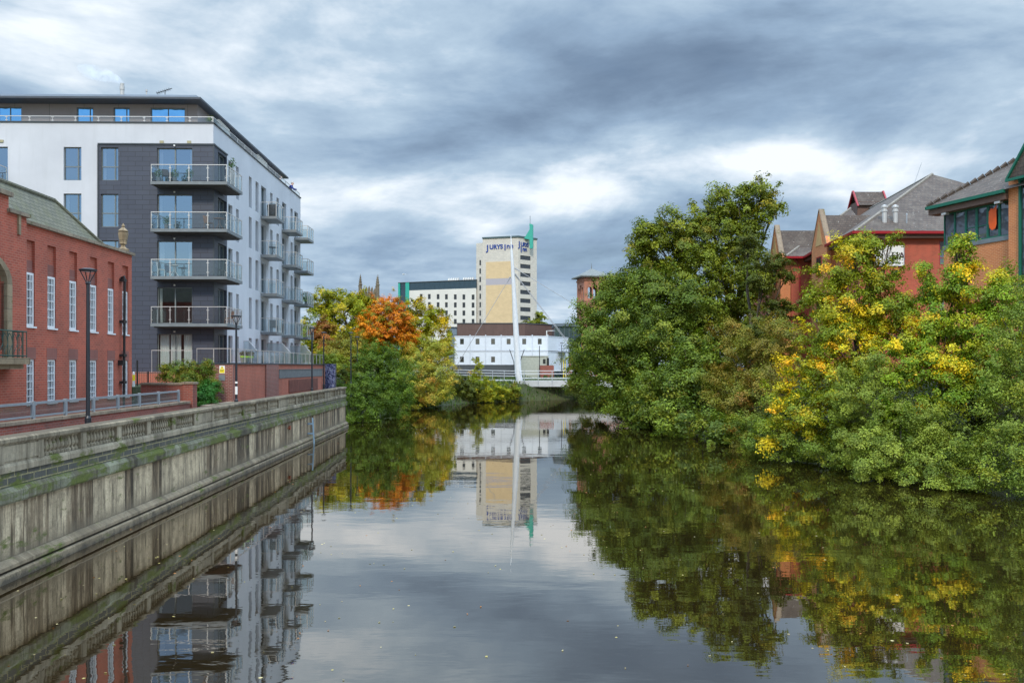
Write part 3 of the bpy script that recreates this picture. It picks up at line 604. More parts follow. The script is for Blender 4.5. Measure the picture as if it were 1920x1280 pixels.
Bx = [(3.0, 3.9), (4.7, 5.3), (7.7, 8.4), (9.4, 10.2), (13.5, 14.2), (15.4, 16.2), (20.1, 20.9)]; Bd = [(10.9, 12.3), (17.2, 18.6), (21.5, 22.9)]
B_n = [(a, b, *zz(k, 16.62, 18.85)) for a, b in Bx for k in range(5)]; B_d = [(a, b, *zz(k, 16.6, 18.85)) for a, b in Bd for k in range(5)]
B_n = [(a, b, max(c, 5.0), d) for a, b, c, d in B_n]; B_d = [(a, b, max(c, 4.98), d) for a, b, c, d in B_d]
FB.wall(mb, 2.6, 23.85, 2.4, 20.4, B_n+B_d, rev=.30); FB.quad(mb, 0, 2.6, 19.05, 20.4)
mb.quad(LP(0, 23.85, 2.4), LP(-20, 23.85, 2.4), LP(-20, 23.85, 20.4), LP(0, 23.85, 20.4)); mb.quad(LP(-20, 23.85, 2.4), LP(-20, 0, 2.4), LP(-20, 0, 20.4), LP(-20, 23.85, 20.4))
mb.quad(LP(-20, 0, 20.2), LP(0, 0, 20.2), LP(0, 23.85, 20.2), LP(-20, 23.85, 20.2)); mb.build('wall', M_REND, root)
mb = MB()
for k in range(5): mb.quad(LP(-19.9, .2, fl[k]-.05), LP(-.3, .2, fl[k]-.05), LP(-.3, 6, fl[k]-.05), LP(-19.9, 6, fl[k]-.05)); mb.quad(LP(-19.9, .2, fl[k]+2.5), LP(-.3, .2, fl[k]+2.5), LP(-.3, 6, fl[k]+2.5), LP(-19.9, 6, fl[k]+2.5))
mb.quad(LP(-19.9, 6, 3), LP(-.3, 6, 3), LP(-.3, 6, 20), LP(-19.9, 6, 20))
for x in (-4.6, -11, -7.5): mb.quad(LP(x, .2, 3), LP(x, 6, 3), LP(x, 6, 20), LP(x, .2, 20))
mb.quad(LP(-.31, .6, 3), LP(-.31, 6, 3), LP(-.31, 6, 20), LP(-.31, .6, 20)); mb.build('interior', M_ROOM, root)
B_c = [(.8, 2.5, max(16.58-K*k, 4.98), 18.85-K*k) for k in range(5)]
mb = MB(); FA.wall(mb, -7.08, .04, 2.4, 19.03, A_n+A_big, rev=.2, d=.04); FB.wall(mb, -.04, 2.6, 2.4, 19.03, B_c, rev=.28, d=.04); mb.quad(FB.p(2.6, 2.4, .04), FB.p(2.6, 2.4, -.01), FB.p(2.6, 19.03, -.01), FB.p(2.6, 19.03, .04)); mb.build('cladding', M_CLAD, root)
mb = MB(); FA.box(mb, -7.14, .12, 19.03, 19.12, -.01, .10); FB.box(mb, -.05, 2.64, 19.03, 19.12, -.01, .10); FA.box(mb, -7.16, -7.08, 2.4, 19.03, -.01, .09); FA.box(mb, .0, .075, 2.4, 19.02, .03, .075); mb.build('cladding_trim', M_TRIM, root)
mb = MB(); FA.box(mb, -20, .07, 20.402, 20.47, -.5, .07); FB.box(mb, -.0, 23.9, 20.402, 20.465, -.5, .07); mb.build('parapet_coping', M_TRIM, root)
for i, o_ in enumerate(A_white[:3]+A_n): FA.window(root, o_, M_FRG, M_GLA, dep=.12, vert=(.78,), horiz=(.42,), bar=.06, curtain=(M_CURT, ((.02, .2),)) if i % 2 else None, d=.0 if i < 3 else .04)
for o_ in A_white[3:]: FA.window(root, o_, M_FRG, M_GLA, dep=.12, vert=(.5,), bar=.06)
cur = [((.02, .12), (.9, .98)), ((.02, .10),), ((.02, .16), (.86, .98)), ((.02, .1),), ((.04, .30), (.34, .64), (.72, .98))]
for k, o_ in enumerate(A_big): FA.window(root, o_, M_FRG, M_GLA if k < 3 else M_GLC2, dep=.12, vert=(.5,), bar=.07, curtain=(M_CURT, cur[k]), name='sliding_door', d=.04)
for o_ in B_c: FB.window(root, o_, M_FRG, M_GLB, dep=.2, vert=(.5,), bar=.07, name='sliding_door', d=.04)
for o_ in B_n: FB.window(root, o_, M_FRG, M_GLB, dep=.2, horiz=(.42,) if o_[3]-o_[2] > 2 else ())
for o_ in B_d: FB.window(root, o_, M_FRG, M_GLB, dep=.22, vert=(.5,), name='balcony_door')
# the set back top storey
PA = Facade(*LP(0, 1.5).xy, TH); PB = Facade(*LP(-1.5, 0).xy, 90+TH)
pa = [(-14.2, -12.7, 20.5, 21.8), (-9.2, -8.15, 20.5, 21.8), (-6.86, -5.83, 20.5, 21.8), (-4.5, -2.3, 20.5, 21.8)]; pb = [(4, 6, 20.5, 21.8), (9, 11, 20.5, 21.8), (14, 16.5, 20.5, 21.8)]
mb = MB(); PA.wall(mb, -20, -1.5, 20.2, 22.05, pa, rev=.12); PB.wall(mb, 1.5, 22.3, 20.2, 22.05, pb, rev=.12); mb.quad(LP(-1.5, 22.3, 20.2), LP(-20, 22.3, 20.2), LP(-20, 22.3, 22.05), LP(-1.5, 22.3, 22.05)); mb.build('penthouse_wall', M_PENT, root)
for i, o_ in enumerate(pa): PA.window(root, o_, M_FRG, M_GLP, dep=.08, vert=(.5,) if i in (0, 3) else (.78,), name='penthouse_window')
for o_ in pb: PB.window(root, o_, M_FRG, M_GLB, dep=.08, vert=(.5,), name='penthouse_window')
def rl(x0, y0, y1, z): return [LP(-20.3, y0, z), LP(x0, y0, z), LP(x0, y1, z), LP(-20.3, y1, z)]
mb = MB(); r0, r1, r2, r3 = rl(-1.1, .62, 23.1, 22.02), rl(-.95, .42, 23.35, 22.06), rl(-.95, .42, 23.35, 22.18), rl(-1.35, .8, 23.0, 22.42)
mb.quad(*r0[::-1])
for p0, p1 in ((r0, r1), (r1, r2)):
    for i in range(4): mb.quad(p0[i], p0[(i+1) % 4], p1[(i+1) % 4], p1[i])
q2 = rl(-1.03, .5, 23.27, 22.182); mb.quad(r2[0], r2[1], q2[1], q2[0]); mb.quad(r2[1], r2[2], q2[2], q2[1])
for i in range(4): mb.quad(q2[i], q2[(i+1) % 4], r3[(i+1) % 4], r3[i])
mb.quad(*r3); mb.build('roof', M_ROOFM, root)
mb = MB(); c = LP(-6.35, 1.6, 22.4); mb.lathe(c, [(.13, 0), (.13, .55), (.15, .57), (.15, .8), (.12, .82), (.13, .98)], 14); mb.build('flue', M_SSTEEL, root); mb = MB(); mb.lathe(LP(-4.8, 1.6, 22.4), [(.04, 0), (.04, .45), (.07, .48), (.07, .6)], 8); mb.build('vent_pipe', M_SSTEEL, root)
mb = MB(); c = LP(-3.65, 1.7, 22.5); mb.tube([c, c+Vector((0, 0, .45))], .02, 5); mb.tube([c+Vector((-.55, 0, .30)), c+Vector((.45, 0, .62))], .025, 5)
for i in range(7): q = c+Vector((-.5+.13*i, 0, .31+.042*i)); mb.tube([q+Vector((0, -.2, 0)), q+Vector((0, .2, 0))], .01, 4); mb.tube([q+Vector((-.04, 0, .12)), q+Vector((.04, 0, -.12))], .008, 4)
mb.build('television_aerial', M_BLK, root)
M_VENT = m_plain('vent grille', (.36, .33, .2), .7)
mb = MB()
for x in (-3.2, -1.5, -13.1): FA.box(mb, x-.12, x+.12, 19.14, 19.30, .001, .05)
mb.build('vent', M_VENT, root)
mb = MB()
for k in range(5): FA.box(mb, -2.42, -2.34, 18.93-K*k, 19.02-K*k, .04, .14)
mb.build('wall_light', M_WHITE, root)
def railing(par, pts, z0, h, bays, name='railing', glass=M_BGL, metal=M_SSTEEL, g0=.06, gt=.10, posts=True, r=.022):
    """posts, top rail and clamps in one mesh; every glass panel its own"""
    mb = MB(); panes = []
    for (p, q), nb in zip(zip(pts, pts[1:]), bays):
        p, q = Vector((p[0], p[1], 0)), Vector((q[0], q[1], 0)); d = (q-p); L_ = d.length; d.normalize(); nn = Vector((d.y, -d.x, 0))
        def bx(a, b, za, zb, w):
            A, B = p+d*a, p+d*b; mb.hexa([A+nn*w+Vector((0, 0, za)), B+nn*w+Vector((0, 0, za)), B-nn*w+Vector((0, 0, za)), A-nn*w+Vector((0, 0, za)), A+nn*w+Vector((0, 0, zb)), B+nn*w+Vector((0, 0, zb)), B-nn*w+Vector((0, 0, zb)), A-nn*w+Vector((0, 0, zb))])
        bx(0, L_, z0+h-.045, z0+h, r)
        for i in range(nb+1):
            a = L_*i/nb; bx(max(a-r, 0), min(a+r, L_), z0, z0+h-.047, r*.95)
            for zc in (z0+h*.22, z0+h*.78):
                if posts: bx(max(a-.075, 0), min(a+.075, L_), zc-.02, zc+.02, r*1.3)
            if i < nb:
                b_ = L_*(i+1)/nb; P = lambda s, z: p+d*s+Vector((0, 0, z)); panes.append([P(a+.04, z0+g0), P(b_-.04, z0+g0), P(b_-.04, z0+h-gt), P(a+.04, z0+h-gt)])
    mb.build(name, metal, par)
    for q in panes: MB().quad(*q).build('glass_panel', glass, par)
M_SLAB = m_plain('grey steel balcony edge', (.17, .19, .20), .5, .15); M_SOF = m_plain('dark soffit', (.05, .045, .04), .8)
for k in range(4):
    z = fl[k]; mb = MB(); P = [(-3.47, -.045), (-3.47, -1.1), (1.2, -1.1), (1.2, 2.1), (.045, 2.1), (.045, -.045)]
    mb.prism([LP(*q).xy for q in P], z-.19, z); b_ = mb.build('balcony', M_SLAB, root)
    railing(b_, [LP(-3.43, -.05), LP(-3.43, -1.06), LP(1.16, -1.06), LP(1.16, 2.06), LP(.05, 2.06)], z+.002, 1.04, [1, 4, 4, 1])
    mb = MB(); mb.prism([LP(*q).xy for q in [(-3.3, -.1), (-3.3, -.95), (1.05, -.95), (1.05, 1.95), (.1, 1.95), (.1, -.1)]], z-.26, z-.192); mb.build('soffit', M_SOF, b_)
for (a, b) in ((10.7, 13.1), (17.05, 19.45), (21.4, 23.8)):
    for k in range(4):
        z = fl[k]-.04; mb = MB(); FB.box(mb, a, b, z-.2, z, .005, 1.2); b_ = mb.build('balcony', M_SLAB, root)
        railing(b_, [FB.p(a+.03, 0, .01), FB.p(a+.03, 0, 1.17), FB.p(b-.03, 0, 1.17), FB.p(b-.03, 0, .01)], z+.002, 1.06, [2, 3, 2], posts=False)
mb = MB(); z = fl[0]; FA.box(mb, -17, -12.75, z-.19, z, .005, 1.1); b_ = mb.build('balcony', M_SLAB, root); railing(b_, [FA.p(-16.97, 0, 1.07), FA.p(-12.78, 0, 1.07), FA.p(-12.78, 0, .01)], z+.002, 1.04, [4, 1])
railing(root, [FA.p(-19.9, 0, -.03), FA.p(-.05, 0, -.03)], 20.47, .36, [14], name='parapet_railing', g0=.02, gt=.06, r=.016); railing(root, [FB.p(.05, 0, -.03), FB.p(23.6, 0, -.03)], 20.465, .36, [14], name='parapet_railing', g0=.02, gt=.06, r=.016)
for s_ in (3.6, 13.0):
    mb = MB(); mb.quad(FB.p(s_, 20.47, -1.3), FB.p(s_, 20.47, -.1), FB.p(s_, 21.0, -.1), FB.p(s_, 21.7, -.8)); mb.quad(FB.p(s_, 20.47, -1.3), FB.p(s_, 21.7, -.8), FB.p(s_, 21.7, -1.3), FB.p(s_, 20.47, -1.3)); mb.build('terrace_screen', M_FROST, root)
# ================================================================== raised terrace
M_BRICKT = m_brick('terrace brick', (.42, .11, .065), (.33, .085, .05), (.36, .19, .14), ms=.012); M_BRICKD = m_brick('darker patterned brick', (.24, .06, .045), (.15, .045, .035), (.3, .2, .17), ms=.018)
FT = Facade(-16.3, 49.7, 90+math.degrees(math.atan(.0235)))
root = empty('raised_terrace', (-16.3, 49.7, 2.45), 0, 'raised terrace with red brick retaining wall and glass railing below the apartments', 'terrace')
mb = MB(); fz = FT.p
mb.prism([(-16.3, 49.7), fz(27.6, 0).xy, fz(27.6, 0, -1.9).xy, (-18.5, 52.4), (-18.5, 49.7)], 2.4, 5.34); mb.prism([(-30, 51.0), (-18.5, 51.0), (-18.5, 53.3), (-30, 53.3)], 2.4, 4.86); mb.build('wall', M_BRICKT, root)
mb = MB(); mb.box(-18.2, -16.25, 49.68, 49.9, 2.4, 5.33); mb.build('brick_pier', M_BRICKD, root); mb = MB(); FT.box(mb, 7.2, 10.5, 2.4, 5.33, -.2, .09); mb.build('brick_pier', M_BRICKD, root)
mb = MB(); FT.box(mb, -.06, 27.65, 5.342, 5.42, -.35, .10); mb.box(-18.5, -16.35, 49.62, 49.95, 5.343, 5.415); mb.build('coping', M_TRIM, root)
mb = MB(); FT.box(mb, 10.9, 26.4, 4.36, 4.95, 0, .04); FT.box(mb, 10.9, 26.4, 4.95, 5.0, 0, .07); mb.build('grey_panel', m_plain('grey cement panel', (.14, .15, .155), .8, .2), root)
mb = MB(); FT.box(mb, 13.8, 24.3, 3.25, 4.2, .0, .05); mb.build('rusted_plaque', m_plain('rusty plaque', (.16, .05, .035), .85, .35, 2), root)
railing(root, [(-18.4, 49.8), (-16.42, 49.8), fz(27.4, 0, -.12)], 5.42, .85, [2, 19], name='railing', posts=False)
railing(root, [(-21.75, 51.5), (-19.3, 51.5)], 4.862, 1.34, [2], name='railing', posts=False)
for yy, x1 in ((6.4, 1.0), (12.4, 1.85), (19.9, 1.9)):
    mb = MB(); z0, z1 = 5.35, 7.0; P_ = lambda n, z: FB.p(yy, z, n)
    mb.add([P_(.01, z0), P_(x1, z0), P_(x1, z1-.75), P_(x1-.65, z1), P_(.01, z1)], [(0, 1, 2, 3, 4)]); s_ = mb.build('privacy_screen', M_FROST, root)
    mb = MB(); mb.tube([P_(.01, z1), P_(x1-.65, z1), P_(x1, z1-.75), P_(x1, z0)], .02, 6); mb.build('frame', M_SSTEEL, s_)
mb = MB(); mb.prism([(-32, 43.65), (-19.4, 43.65), (-19.4, 50.9), (-32, 50.9)], 2.4, 4.15); mb.build('planting_bed', M_GROUND, kind='structure')
# signs on the terrace wall
M_YEL = m_plain('yellow sign', (.85, .68, .02), .5, .05); M_GREY = m_plain('grey plate', (.16, .18, .19), .6)
root = empty('warning_sign', (-16.85, 49.67, 4.9), 0, 'white and yellow warning sign with a black triangle on the brick terrace wall', 'sign')
mb = MB(); mb.box(-17.03, -16.71, 49.655, 49.678, 4.80, 5.25); mb.build('board', M_WHITE, root); mb = MB(); mb.box(-17.01, -16.73, 49.648, 49.654, 4.83, 5.05); mb.add([(-16.99, 49.65, 5.07), (-16.75, 49.65, 5.07), (-16.87, 49.65, 5.235)], [(0, 1, 2)]); mb.build('yellow_symbol', M_YEL, root)
mb = MB(); mb.box(-16.885, -16.855, 49.643, 49.649, 5.11, 5.19); mb.box(-16.98, -16.76, 49.642, 49.647, 4.98, 5.0); mb.box(-16.98, -16.80, 49.642, 49.647, 4.92, 4.94); mb.build('black_mark', M_BLK, root)
mb = MB(); mb.box(-17.06, -16.70, 49.65, 49.678, 4.38, 4.72); mb.build('wall_plate', M_GREY, label='blank grey square plate under the yellow warning sign', cat='plate')
# graffiti hoarding past the end of the terrace
M_GRAF, t = mat('graffiti'); wv = t.pos(); n = t.noise(t.vm('MULTIPLY', wv, (3.2, 1, 2.2)), 1.3, 3, .6, 1.8); c = t.ramp(n, [(.46, (.012, .02, .075)), (.50, (.03, .05, .16)), (.53, (.35, .38, .5)), (.57, (.03, .05, .2)), (.66, (.02, .03, .1)), (.69, (.1, .3, .12))]); t.out(t.principled(c, .7))
root = empty('graffiti_panel', (-16.7, 78.3, 2.45), 0, 'dark blue hoarding covered in pale graffiti at the end of the terrace wall', 'hoarding')
mb = MB(); mb.box(-17.1, -16.18, 78.2, 78.3, 2.6, 5.45); mb.build('board', M_GRAF, root); mb = MB(); mb.box(-17.16, -17.1, 78.18, 78.34, 2.4, 5.5); mb.box(-16.18, -16.12, 78.18, 78.34, 2.4, 5.5); mb.build('post', M_TRIM, root)
# black iron fence and bollard by the brick office
root = empty('iron_fence', (-20, 46, 4.15), 0, 'low black iron fence with two taller posts between brick office and flats', 'fence')
mb = MB(); mb.tube([(-20.2, 46, 4.1), (-20.2, 46, 5.55)], .05, 8); mb.build('post', M_BLK, root); mb = MB(); mb.tube([(-19.62, 46, 4.1), (-19.62, 46, 4.95)], .045, 8); mb.build('post', M_BLK, root)
mb = MB()
for z in (4.25, 4.85): mb.tube([(-22, 46, z), (-18.9, 46, z)], .018, 5)
for i in range(26): mb.tube([(-22+.12*i, 46, 4.12), (-22+.12*i, 46, 4.92)], .01, 4)
mb.build('railing', M_BLK, root)
root = empty('bollard', (-20.35, 45.5, 4.15), 0, 'short white bollard with a yellow band beside the brick office corner', 'bollard')
mb = MB(); mb.lathe((-19.95, 45.0, 4.15), [(.06, 0), (.06, .30)], 10); mb.lathe((-19.95, 45.0, 4.15), [(.06, .62), (.055, .74), (.02, .78)], 10); mb.build('post', M_WHITE, root); mb = MB(); mb.lathe((-19.95, 45.0, 4.15), [(.062, .30), (.062, .62)], 10); mb.build('band', M_YEL, root)
# ---- things on the balconies
def pot_plant(x, y, z, label, r=.14, h=.3, lr=.25, lh=.35, n=160, pal=((.05, .12, .03), (.09, .16, .04)), pm=None, name='potted_plant', leaf=.10, seed=0, group=None, cat='potted plant', base2=None):
    rt = empty(name, (x, y, z), 0, label, cat, group); mb = MB(); mb.lathe((x, y, z), [(r*.7, 0), (r, h), (r*1.05, h)], 12); mb.build('pot', pm or M_GREY, rt)
    if base2: mb = MB(); mb.lathe((x, y, z), [(r*1.06, h*.82), (r*1.12, h*1.04)], 12); mb.build('pot_rim', base2, rt)
    g = np.random.default_rng(seed); D_ = unit(g, n)*(g.random(n)**.4)[:, None]; P = D_*np.array((lr, lr, lh))+np.array((0, 0, h+lh*.8)); N_ = unit(g, n); A = np.cross(N_, unit(g, n)); A /= np.linalg.norm(A, axis=1)[:, None]; B = np.cross(N_, A)
    quads_object('leaves', P, A*leaf*.5, B*leaf*.28, np.array(pal)[g.integers(0, len(pal), n)]*g.uniform(.7, 1.2, n)[:, None], rt); return rt
z0 = fl[0]
for i, (x, y, k, lab) in enumerate([(-3.1, -.75, 0, 'bushy potted plant at the left end of the top corner balcony'), (-2.1, -.8, 0, 'spreading potted plant beside the chair on the top corner balcony'), (-1.2, -.8, 0, 'short row plant in front of the window of the top corner balcony'), (-2.6, -.8, 1, 'dark leafy potted plant on the second balcony from the top'), (.9, .9, 0, 'trailing green plant by the side door of the top corner balcony')]):
    p = LP(x, y, fl[k]); pot_plant(p.x, p.y, p.z, lab, seed=i, lh=.3 if i != 4 else .5, h=.3 if i != 4 else 1.1, group='potted plants on the corner balconies')
def table(p, label, m, r=.35, h=.72, name='bistro_table'):
    rt = empty(name, p, 0, label, 'table'); mb = MB(); mb.lathe(p, [(r, h-.03), (r, h)], 18); mb.build('table_top', m, rt)
    for a in (0, 2.09, 4.19): mb = MB(); mb.tube([p+Vector((.08*math.cos(a), .08*math.sin(a), h-.03)), p+Vector((.05*math.cos(a), .05*math.sin(a), h*.5)), p+Vector((.28*math.cos(a), .28*math.sin(a), 0))], .014, 5); mb.build('leg', m, rt)
    return rt
def chair(p, label, m, rz=0, group=None):
    rt = empty('garden_chair', p, rz, label, 'chair', group); B_ = _old_build
    mb = MB(); mb.box(-.2, .2, -.2, .2, .42, .45); B_(mb, 'seat', m, rt)
    mb = MB(); mb.hexa([(-.2, .18, .45), (.2, .18, .45), (.2, .2, .45), (-.2, .2, .45), (-.2, .26, .9), (.2, .26, .9), (.2, .29, .9), (-.2, .29, .9)]); B_(mb, 'backrest', m, rt)
    for x in (-.18, .18):
        for y in (-.18, .18): mb = MB(); mb.tube([(x, y, .42), (x*1.15, y*1.15, 0)], .014, 5); B_(mb, 'leg', m, rt)
    return rt
M_WOOD = m_plain('brown wood', (.2, .1, .05), .7)
chair(LP(-2.75, -.55, fl[0]), 'black garden chair between the plants on the top corner balcony', M_BLK, .5)
table(LP(.55, -.55, fl[1]), 'round wooden table at the corner of the second balcony from the top', M_WOOD)
chair(LP(-.1, -.55, fl[1]), 'wooden chair beside the round table on the second corner balcony', M_WOOD, 1.2)
chair(LP(-3.0, -.6, fl[2]), 'white garden chair at the left end of the third corner balcony from the top', M_WHITE, 1.9)
table(LP(-2.2, -.6, fl[2]), 'small white round table on the third corner balcony from the top', M_WHITE, r=.3)
chair(LP(.7, .9, fl[3]), 'wicker brown chair round the side of the lowest corner balcony', M_WOOD, -.8)
chair(LP(.65, -.5, fl[2]), 'black garden chair at the right corner of the third corner balcony', M_BLK, -1.)
table(FB.p(11.9, fl[1]-.04, .65), 'small round ironwork table on middle side balcony below the covered barbecue', M_BLK)
p = FB.p(11.8, fl[0]-.038, .62); rt = empty('covered_barbecue', p, 0, 'tall black covered barbecue on the top side balcony', 'barbecue')
mb = MB(); P = [(-.32, -.28), (.32, -.28), (.32, .28), (-.32, .28)]; mb.hexa([p+Vector((x*.9, y*.9, .04)) for x, y in P]+[p+Vector((x*1.08, y*1.08, .95)) for x, y in P]); mb.hexa([p+Vector((x*1.08, y*1.08, .952)) for x, y in P]+[p+Vector((x*.8, y*.7, 1.08)) for x, y in P]); mb.build('cover', m_plain('black cover', (.02, .018, .018), .7, bump=.4, fine=6), rt)
mb = MB(); [mb.tube([p+Vector((x*.8, y*.8, 0)), p+Vector((x*.8, y*.8, .05))], .03, 6) for x, y in P]; mb.build('wheels', M_BLK, rt)
p = FB.p(11.9, fl[3]-.038, .75); rt = empty('storage_box', p, 0, 'dark storage cabinet on the lowest near side balcony', 'cabinet'); mb = MB(); mb.box(p.x-.3, p.x+.3, p.y-.25, p.y+.25, p.z+.35, p.z+.92); mb.build('body', M_GREY, rt); mb = MB()
for x in (-.26, .26):
    for y in (-.2, .2): mb.tube([p+Vector((x, y, 0)), p+Vector((x, y, .36))], .02, 5)
mb.build('stand', M_BLK, rt)
q = FB.p(22.9, fl[2]-.038, .7); pot_plant(q.x, q.y, q.z, 'large leafy potted plant on the farthest middle side balcony', lr=.5, lh=.5, n=400, seed=9, name='potted_plant')
M_BUXR = m_plain('lime green rim', (.35, .6, .04), .5)
for i, (u, lab) in enumerate(((455, 'left'), (463, 'middle'), (471, 'right'))):
    d = 16.78/((960-u)/FPX); pot_plant((u-960)/FPX*d, d, 5.35, f'ball topiary in grey pot with lime rim behind terrace glass, {lab} one of three', r=.15, h=.5, lr=.2, lh=.2, n=500, pal=((.16, .10, .03), (.10, .10, .03), (.2, .12, .03)), leaf=.05, seed=20+i, base2=M_BUXR, name='topiary_pot', group='three topiary pots on the terrace', cat='topiary')
# spiky palm on the roof terrace corner
p = LP(-.5, .9, 20.2); rt = empty('spiky_palm', p, 0, 'spiky yellow green palm in a pot on roof terrace corner', 'potted plant'); mb = MB(); mb.lathe(p, [(.15, 0), (.2, .45), (.21, .45)], 12); mb.build('pot', M_GREY, rt)
mb = MB(); rr = random.Random(3)
for i in range(90):
    a = rr.uniform(0, 6.28); e = rr.uniform(.1, 1.4); L_ = rr.uniform(.4, .6); d = Vector((math.cos(a)*math.cos(e), math.sin(a)*math.cos(e), math.sin(e))); s_ = d.cross(Vector((0, 0, 1))).normalized()*.02; b0 = p+Vector((0, 0, .5)); m_ = b0+d*L_*.6; e_ = b0+d*L_+Vector((0, 0, -.12*math.cos(e)))
    mb.quad(b0-s_, b0+s_, m_+s_, m_-s_); mb.add([m_-s_, m_+s_, e_], [(0, 1, 2)])
mb.build('fronds', m_plain('palm leaf', (.20, .25, .04), .6), rt)
# ================================================================== footbridge
def bm_poly(mb, pts, off, mi=0):     # a flat outline given thickness by the vector off
    n = len(pts); off = Vector(off); vs = [Vector(p) for p in pts]+[Vector(p)+off for p in pts]
    return mb.add(vs, [tuple(range(n)), tuple(range(2*n-1, n-1, -1))]+[(i, n+i, n+(i+1) % n, (i+1) % n) for i in range(n)], mi)
M_BRW = m_plain('white bridge paint', (.62, .65, .68), .45, .08); M_BRS = m_plain('pale bridge concrete', (.55, .54, .52), .8, .15); M_CAB = m_plain('steel cable', (.32, .33, .35), .4)
BD = 132.; root = empty('swing_footbridge', px(976, 727, BD), 0, 'white cable stayed footbridge with a tall leaning tapered mast', 'footbridge')
mb = MB(); pts = [(976.5, 728, .22), (976, 725, .42), (974.5, 715, .50), (971.5, 699, .53), (969, 650, .46), (966.5, 600, .40), (964.3, 560, .34), (962.5, 525, .29), (960.6, 495, .24), (959.4, 474, .19), (958.6, 462, .09), (958, 441, .03)]
mb.tube([px(u, v, BD) for u, v, r in pts], [r for u, v, r in pts], 14); mb.build('mast', M_BRW, root, smooth=True)
x0, x1 = 1.35, 22.0
mb = MB(); mb.hexa([(x0, BD-.2, 2.1), (x1, BD-.2, 2.1), (x1, BD+2.6, 2.1), (x0, BD+2.6, 2.1), (x0, BD-.6, 3.02), (x1, BD-.6, 3.02), (x1, BD+3, 3.02), (x0, BD+3, 3.02)]); mb.hexa([(-10.5, BD+1.6, 2.6), (1.3, BD-.1, 2.2), (1.3, BD+2.8, 2.2), (-10.5, BD+4.4, 2.6), (-10.5, BD+1.4, 3.3), (1.3, BD-.4, 3.05), (1.3, BD+3, 3.05), (-10.5, BD+4.6, 3.3)]); mb.build('deck', M_BRW, root)
mb = MB(); mb.box(x0+.1, x1, BD-.62, BD-.58, 3.0, 3.06); [mb.box(x0, x1, yy, yy+.06, z, z+.07) for yy in (BD-.6, BD+2.9) for z in (4.5, 4.05, 3.35)]
for z in (4.5, 4.1, 3.7): mb.tube([(x0, BD-.5, z), (-4, BD+.3, z+.1), (-10.5, BD+1.5, z+.22)], .04, 6)
mb.build('handrail', M_BRW, root)
for k in range(10):
    x = (983-960)*.0825+k*2.14
    if x < x1: mb = MB(); mb.box(x-.05, x+.05, BD-.68, BD-.58, 2.5, 4.55); mb.build('post', M_STEEL, root)
for k in range(6): x = -1.2-1.8*k; mb = MB(); yy = BD-.4-(x)*.17; mb.box(x-.045, x+.045, yy-.05, yy+.05, 2.9, 4.5-.018*x); mb.build('post', M_STEEL, root)
def cable(p, q, y0=0): mb = MB(); mb.tube([p, q], .042, 6); mb.tube([p+(q-p)*.0, p+(q-p).normalized()*1.0], [.12, .07], 8); mb.build('cable', M_CAB, root)
cable(px(957, 519, BD), px(846, 703, BD+1)); cable(px(965, 502.6, BD), Vector((29.2, BD+.2, 3.0))); cable(px(965.5, 513, BD), Vector((13.4, BD-.4, 3.0))); cable(px(965.8, 515, BD+.3), Vector((13.4, BD+2.8, 3.0)))
mb = MB(); mb.box(1.2, 3.7, BD+.2, BD+2.6, -.5, 1.25); mb.build('pier', M_stone if False else m_stone('bridge pier stone', (.3, .25, .2), (.35, .3, .25), (.1, .08, .06), .3, .1), root); mb = MB(); mb.box(1.7, 2.9, BD+.6, BD+2.2, 1.25, 2.09); mb.build('bearing', M_RUST, root)
# ================================================================== white modular cabins
M_CABIN = m_plain('white cabin panel', (.66, .71, .78), .5, .06, 1.2); M_CFR = m_plain('cabin frame', (.56, .61, .68), .5); M_GLC = m_glass_dark('cabin glass', (.015, .017, .02), .08); M_DK = m_plain('dark skirting', (.07, .08, .09), .8)
root = empty('modular_office', (-2, 150, 3.2), 0, 'two storey office of stacked white modular cabins with small square windows', 'building')
FC = Facade(-10.1, 150, 0); kk = .09375; W_ = 2.735
for j, (z0, z1) in enumerate(((5.5, 7.95), (8.0, 10.6))):
    for i in range(6):
        a, b = i*W_+.004, (i+1)*W_-.004; win = j == 1 or i < 3; cx = a+1.37-.07; zc = (z1-1.0) if j else 6.45
        wv_ = (cx-.34, cx+.34, zc-.5, zc+.5)
        mb = MB(); FC.wall(mb, a, b, z0, z1, [wv_] if win else [], rev=.12); mb.quad(FC.p(a, z1, 0), FC.p(b, z1, 0), FC.p(b, z1, -6), FC.p(a, z1, -6)); mb.quad(FC.p(a, z0, 0), FC.p(a, z1, 0), FC.p(a, z1, -6), FC.p(a, z0, -6)); mb.quad(FC.p(b, z0, -6), FC.p(b, z1, -6), FC.p(b, z1, 0), FC.p(b, z0, 0))
        md = mb.build('module', M_CABIN, root); mb = MB(); FC.box(mb, a, a+.10, z0, z1, .001, .05); FC.box(mb, b-.10, b, z0, z1, .001, .05); FC.box(mb, a+.1, b-.1, z1-.14, z1, .001, .05); FC.box(mb, a+.1, b-.1, z0, z0+.12, .001, .05); mb.build('frame', M_CFR, md)
        if win: FC.window(md, wv_, M_DK, M_GLC, dep=.03, fw=.05)
        if j: mb = MB(); FC.box(mb, b-.1, b+.1, z1, z1+.18, -.2, .06); mb.build('lifting_block', M_CFR, md)
p0, p1 = Vector((6.33, 150, 0)), Vector((10.4, 158, 0)); dd = (p1-p0); FD = Facade(p0.x, p0.y, math.degrees(math.atan2(dd.y, dd.x))); L_ = dd.length
